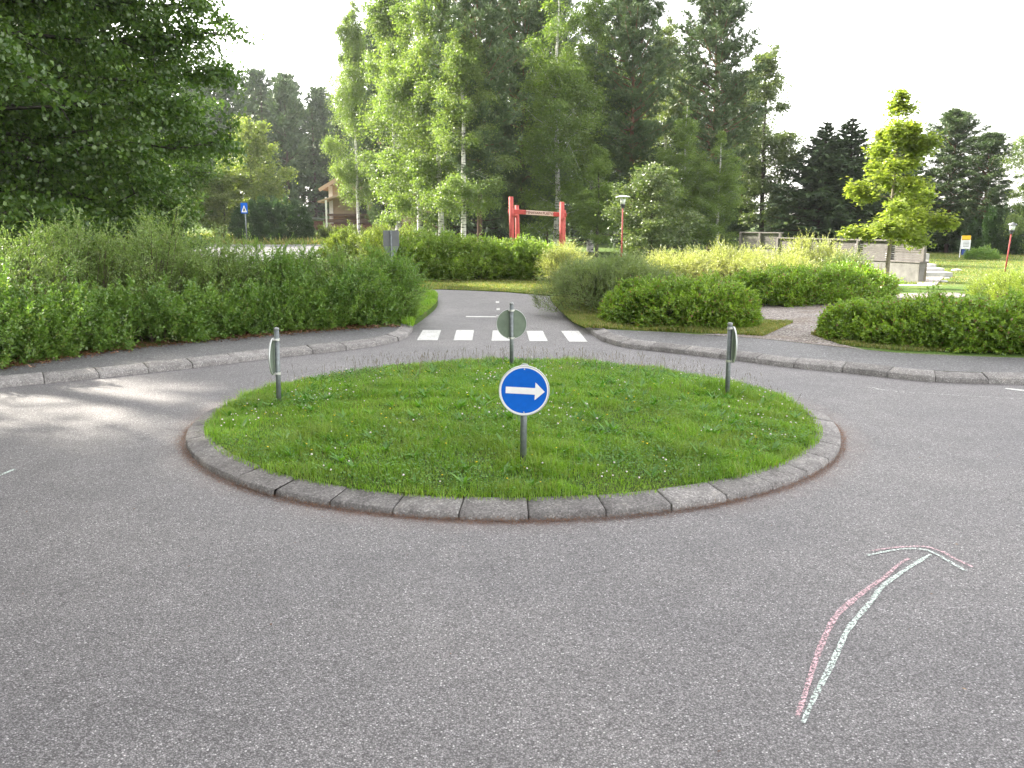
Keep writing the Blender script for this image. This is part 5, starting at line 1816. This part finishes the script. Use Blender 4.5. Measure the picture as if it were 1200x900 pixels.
# the big dark tree at the left and its neighbours outside the frame, which shade the road
tree('linden', 'broadleaf_tree', 'huge dark broadleaf tree filling the upper left corner', -15.8, 24.5, 1.0, .4, 0)
tree('linden', 'broadleaf_tree', 'dark broadleaf tree behind the huge one, seen at its lower right', -20.0, 38, .95, 2.0, 0)
SH = 'big broadleaf trees along the left side of the road'
shade = [(-21.0, 26.0, 1.6, 1.1, .62), (-17.5, 5.55, 1.6, 3.0, .75), (-15.0, -4.0, 1.6, 4.2, .75), (-14.0, -14.0, 1.5, 5.2, .8)]
for (x, y, s_, a_, w_) in shade:
    tree('linden', 'broadleaf_tree', 'big broadleaf tree beside the road, outside the left edge of the photo', x, y, s_, a_, 0, group=SH, sxy=w_)


def T(key, name, label, px, Y, top=None, rz=0.0, lmat=None, group=None, sxy=1.0, H=None, z=None):
    x = xat(px, Y, 2)
    zb = float(terrain_h(x, Y)) if z is None else z
    base = {'birch0': 17.2, 'birch1': 17.2, 'birch2': 17.2, 'pine': 18.6, 'pine_dense': 18.6, 'spruce': 15.2, 'young_spruce': 10.2, 'aspen': 14.2, 'sallow': 9.6}[key]
    s_ = (zat(top, Y) - zb) / base
    return tree(key, name, label, x, Y, s_, rz, zb, group, lmat, sxy / s_ ** .35)


w_, c_ = conifer(76, 19, 8.6, 3.9, 20, 8, 'pine', .17, .36, .07, 40, 12)
proto('shade_pine', w_, c_, M['bark_pine'], M['l_pine'])
for (x, y, a_) in [(-14.0, 14.0, .3), (-12.0, 11.1, 2.0), (-15.5, 17.5, 3.1), (-18.0, 12.3, 4.0)]:  # unseen pines, added so high crowns shade the road and sun passes below
    tree('shade_pine', 'pine_tree', 'tall bare-stemmed pine added to shade the road, unseen beyond the left edge', x, y, 1.25, a_, 0, group='added shade pines left of the road')
# birches, pines and spruces of the copse
T('birch2', 'birch_tree', 'slender birch in front of the ochre house, its white trunk visible', 420, 60, -12, .5, sxy=.68)
T('birch2', 'birch_tree', 'tall light birch between the slender birch and the broad one', 466, 56, -55, 2.6, sxy=1.05)
T('birch2', 'birch_tree', 'light birch with hanging foliage left of the red-trunked pine, behind the tall hedge', 543, 45, 20, 3.9, sxy=1.1)
T('birch1', 'birch_tree', 'broad light green birch right of the ochre house', 492, 52, -40, 1.2, sxy=1.12)
T('birch2', 'birch_tree', 'light green birch with dark upper trunk, left of the red-trunked pine', 517, 50, -60, 2.1, sxy=1.05)
T('pine', 'pine_tree', 'pine with a bare red trunk above the left gate post', 562, 46, -70, .2, sxy=.9)
T('pine_dense', 'pine_tree', 'dark pine directly behind the red gate', 612, 54, -60, 1.4)
T('birch1', 'birch_tree', 'deep green birch behind the right gate post', 652, 49, -30, 3.3, lmat=M['l_birch_d'], sxy=1.1)
T('birch0', 'birch_tree', 'tall green birch just right of the gate', 692, 53, -50, 4.0, lmat=M['l_birch_d'], sxy=1.05)
T('pine', 'pine_tree', 'dark pine above the park lamp with the disc shade', 738, 50, -25, 2.2, sxy=.95)
T('birch2', 'birch_tree', 'tall birch with a pale yellow-green pointed top', 778, 56, 8, .9, lmat=M['l_birch_y'], sxy=.85)
T('pine_dense', 'pine_tree', 'tall dark pine with the highest top right of the copse', 832, 52, -18, 3.0, sxy=.98)
T('spruce', 'spruce_tree', 'dark spruce in the middle of the copse, behind the loose round bush', 755, 62, 40, 1.0)
T('aspen', 'aspen_tree', 'grey-green open aspen at the right end of the copse', 893, 55, 55, .3, sxy=1.15)
T('pine_dense', 'pine_tree', 'smaller pine between the tall dark pine and the aspen', 868, 60, 90, 5.0, sxy=.8)
T('birch0', 'birch_tree', 'thin birch with white trunk low behind the fence end', 800, 47, 120, 2.7, lmat=M['l_birch_d'])
T('birch1', 'birch_tree', 'small birch filling the copse below the tall dark pine', 842, 46, 150, 5.3, lmat=M['l_birch_d'])
T('aspen', 'aspen_tree', 'low leafy tree between the gate and the park lamp', 700, 45, 170, 4.1, lmat=M['l_birch_d'])
# back rows closing the copse
for i, (px, Y, top, key, lab) in enumerate([(450, 78, 25, 'pine_dense', 'grey-green pine showing between the slender and the broad birch'),
                                            (545, 72, -10, 'spruce', 'dark spruce behind the light birches'),
                                            (590, 74, -30, 'spruce', 'dark spruce behind the pines, left of centre'),
                                            (640, 72, -25, 'pine_dense', 'pine in the back row above the right gate post'),
                                            (700, 75, -15, 'spruce', 'dark spruce in the back row above the park lamp'),
                                            (722, 66, -5, 'birch1', 'pale birch top in the back row beside the lamp pine'),
                                            (800, 72, 10, 'spruce', 'dark spruce in the back row behind the tall dark pine'),
                                            (845, 74, 70, 'spruce', 'dark spruce in the back row at the right end of the copse')]):
    T(key, {'p': 'pine_tree', 's': 'spruce_tree', 'b': 'birch_tree'}[key[0]], lab, px, Y, top, i * 1.3)
# trees on the left beyond the road
T('sallow', 'broadleaf_tree', 'backlit yellow-green tree beyond the far road, right of the huge dark tree', 300, 73, 152, .6, sxy=.95)
T('sallow', 'broadleaf_tree', 'lower backlit tree behind the crossing sign', 262, 71, 205, 2.6, sxy=1.0)
T('sallow', 'broadleaf_tree', 'dark green tree behind the crossing sign, under the huge tree', 215, 70, 170, 3.6, lmat=M['l_birch_d'], sxy=1.2)
T('sallow', 'broadleaf_tree', 'dark green tree far behind the willow shrubs at the left', 120, 68, 190, 4.6, lmat=M['l_birch_d'], sxy=1.4)
T('sallow', 'broadleaf_tree', 'dark green tree at the left edge far behind the willow shrubs', 20, 66, 180, 1.6, lmat=M['l_birch_d'], sxy=1.4)
T('sallow', 'small_tree', 'large loose round bush behind the park lamp, left of the fence', 765, 36, 206, .6, lmat=M['l_aspen'], sxy=1.0, z=-.9)
# right side
T('young_spruce', 'spruce_tree', 'dark spruce left of the maple, left of two joined tops', 962, 52, 138, .5, sxy=1.5)
T('young_spruce', 'spruce_tree', 'dark spruce left of the maple, right of two joined tops', 992, 52.5, 134, 2.0, sxy=1.5)
T('young_spruce', 'spruce_tree', 'dark conifer just behind the maple crown', 1052, 58, 158, 3.1, sxy=1.5)
T('pine_dense', 'pine_tree', 'dark pine right of the maple with the higher top', 1112, 50, 132, 4.0, sxy=1.15)
T('pine_dense', 'pine_tree', 'dark pine right of the maple, above the information stand', 1152, 48, 158, 1.0, sxy=1.1)
T('birch1', 'birch_tree', 'light green birch cut off by the right edge', 1218, 44, 60, .2, sxy=.9)
T('aspen', 'aspen_tree', 'small pale tree in the gap between the copse and the dark spruces', 928, 95, 236, 2.0, lmat=M['l_birch'])
T('spruce', 'spruce_tree', 'low distant spruce in the gap left of the dark spruces', 905, 90, 215, 1.0)

# ---- far-off forest: one mass
r = np.random.default_rng(400)
wv, cv = [], []
cols = [TREES['spruce'], TREES['pine_dense']]
ff = conifer(75, 15, .3, 3.3, 24, 6, 'spruce', .2, .8, .30, 10)
ff2 = conifer(77, 15, 1.5, 3.0, 20, 5, 'pine', .2, .7, .16, 14, 6)
wV, wF = ff[0]; cV, cF = ff[1]
wq = [F_ for F_ in [wF]]
for row, (Y0, n_) in enumerate(((112, 34), (124, 30), (140, 30))):
    for i in range(n_):
        x = -95 + (i + r.uniform(-.3, .3)) * (92.0 / n_) * (1 + .1 * row)
        y = Y0 + r.uniform(-5, 5)
        k = r.uniform(.75, 1.08) * (1.12 + row * .08)
        (wV, wF), (cV, cF) = ff if r.uniform() < .45 else ff2
        a = r.uniform(0, 6.28)
        Rm = np.array([[math.cos(a), -math.sin(a), 0], [math.sin(a), math.cos(a), 0], [0, 0, 1]])
        zb = float(terrain_h(x, y)) - .3
        off = np.array([x, y, zb])
        wv.append((wV @ Rm.T * k + off, wF)); cv.append((cV @ Rm.T * k + off, cF))
wd = npmesh('forest_trunks', *join(wv))
fo = link('forest', npmesh('forest', *join(cv)), M['l_spruce'])
tag(fo, 'distant conifer forest behind the ochre house', None, None, 'stuff')
link('trunks', wd, M['bark_spruce'], fo)
cv = []
for i in range(26):
    x = 5 + i * 4.4 + r.uniform(-1.5, 1.5); y = 118 + r.uniform(-10, 10) + (i % 3) * 6
    if i in (): continue
    k = r.uniform(.35, .6) * (1.0 if x < 55 else 1.3)
    a = r.uniform(0, 6.28)
    Rm = np.array([[math.cos(a), -math.sin(a), 0], [math.sin(a), math.cos(a), 0], [0, 0, 1]])
    cv.append((cV @ Rm.T * k * [1.3, 1.3, 1] + [x, y, -.3], cF))
fo = link('forest', npmesh('forest_low', *join(cv)), M['l_spruce'])
tag(fo, 'low distant forest edge behind the fence and the right-hand trees', None, None, 'stuff')
nq = sum(len(o.data.polygons) for o in bpy.data.objects if o.type == 'MESH')
print('polys (with instances)', nq, 'unique', sum(len(m.polygons) for m in bpy.data.meshes))
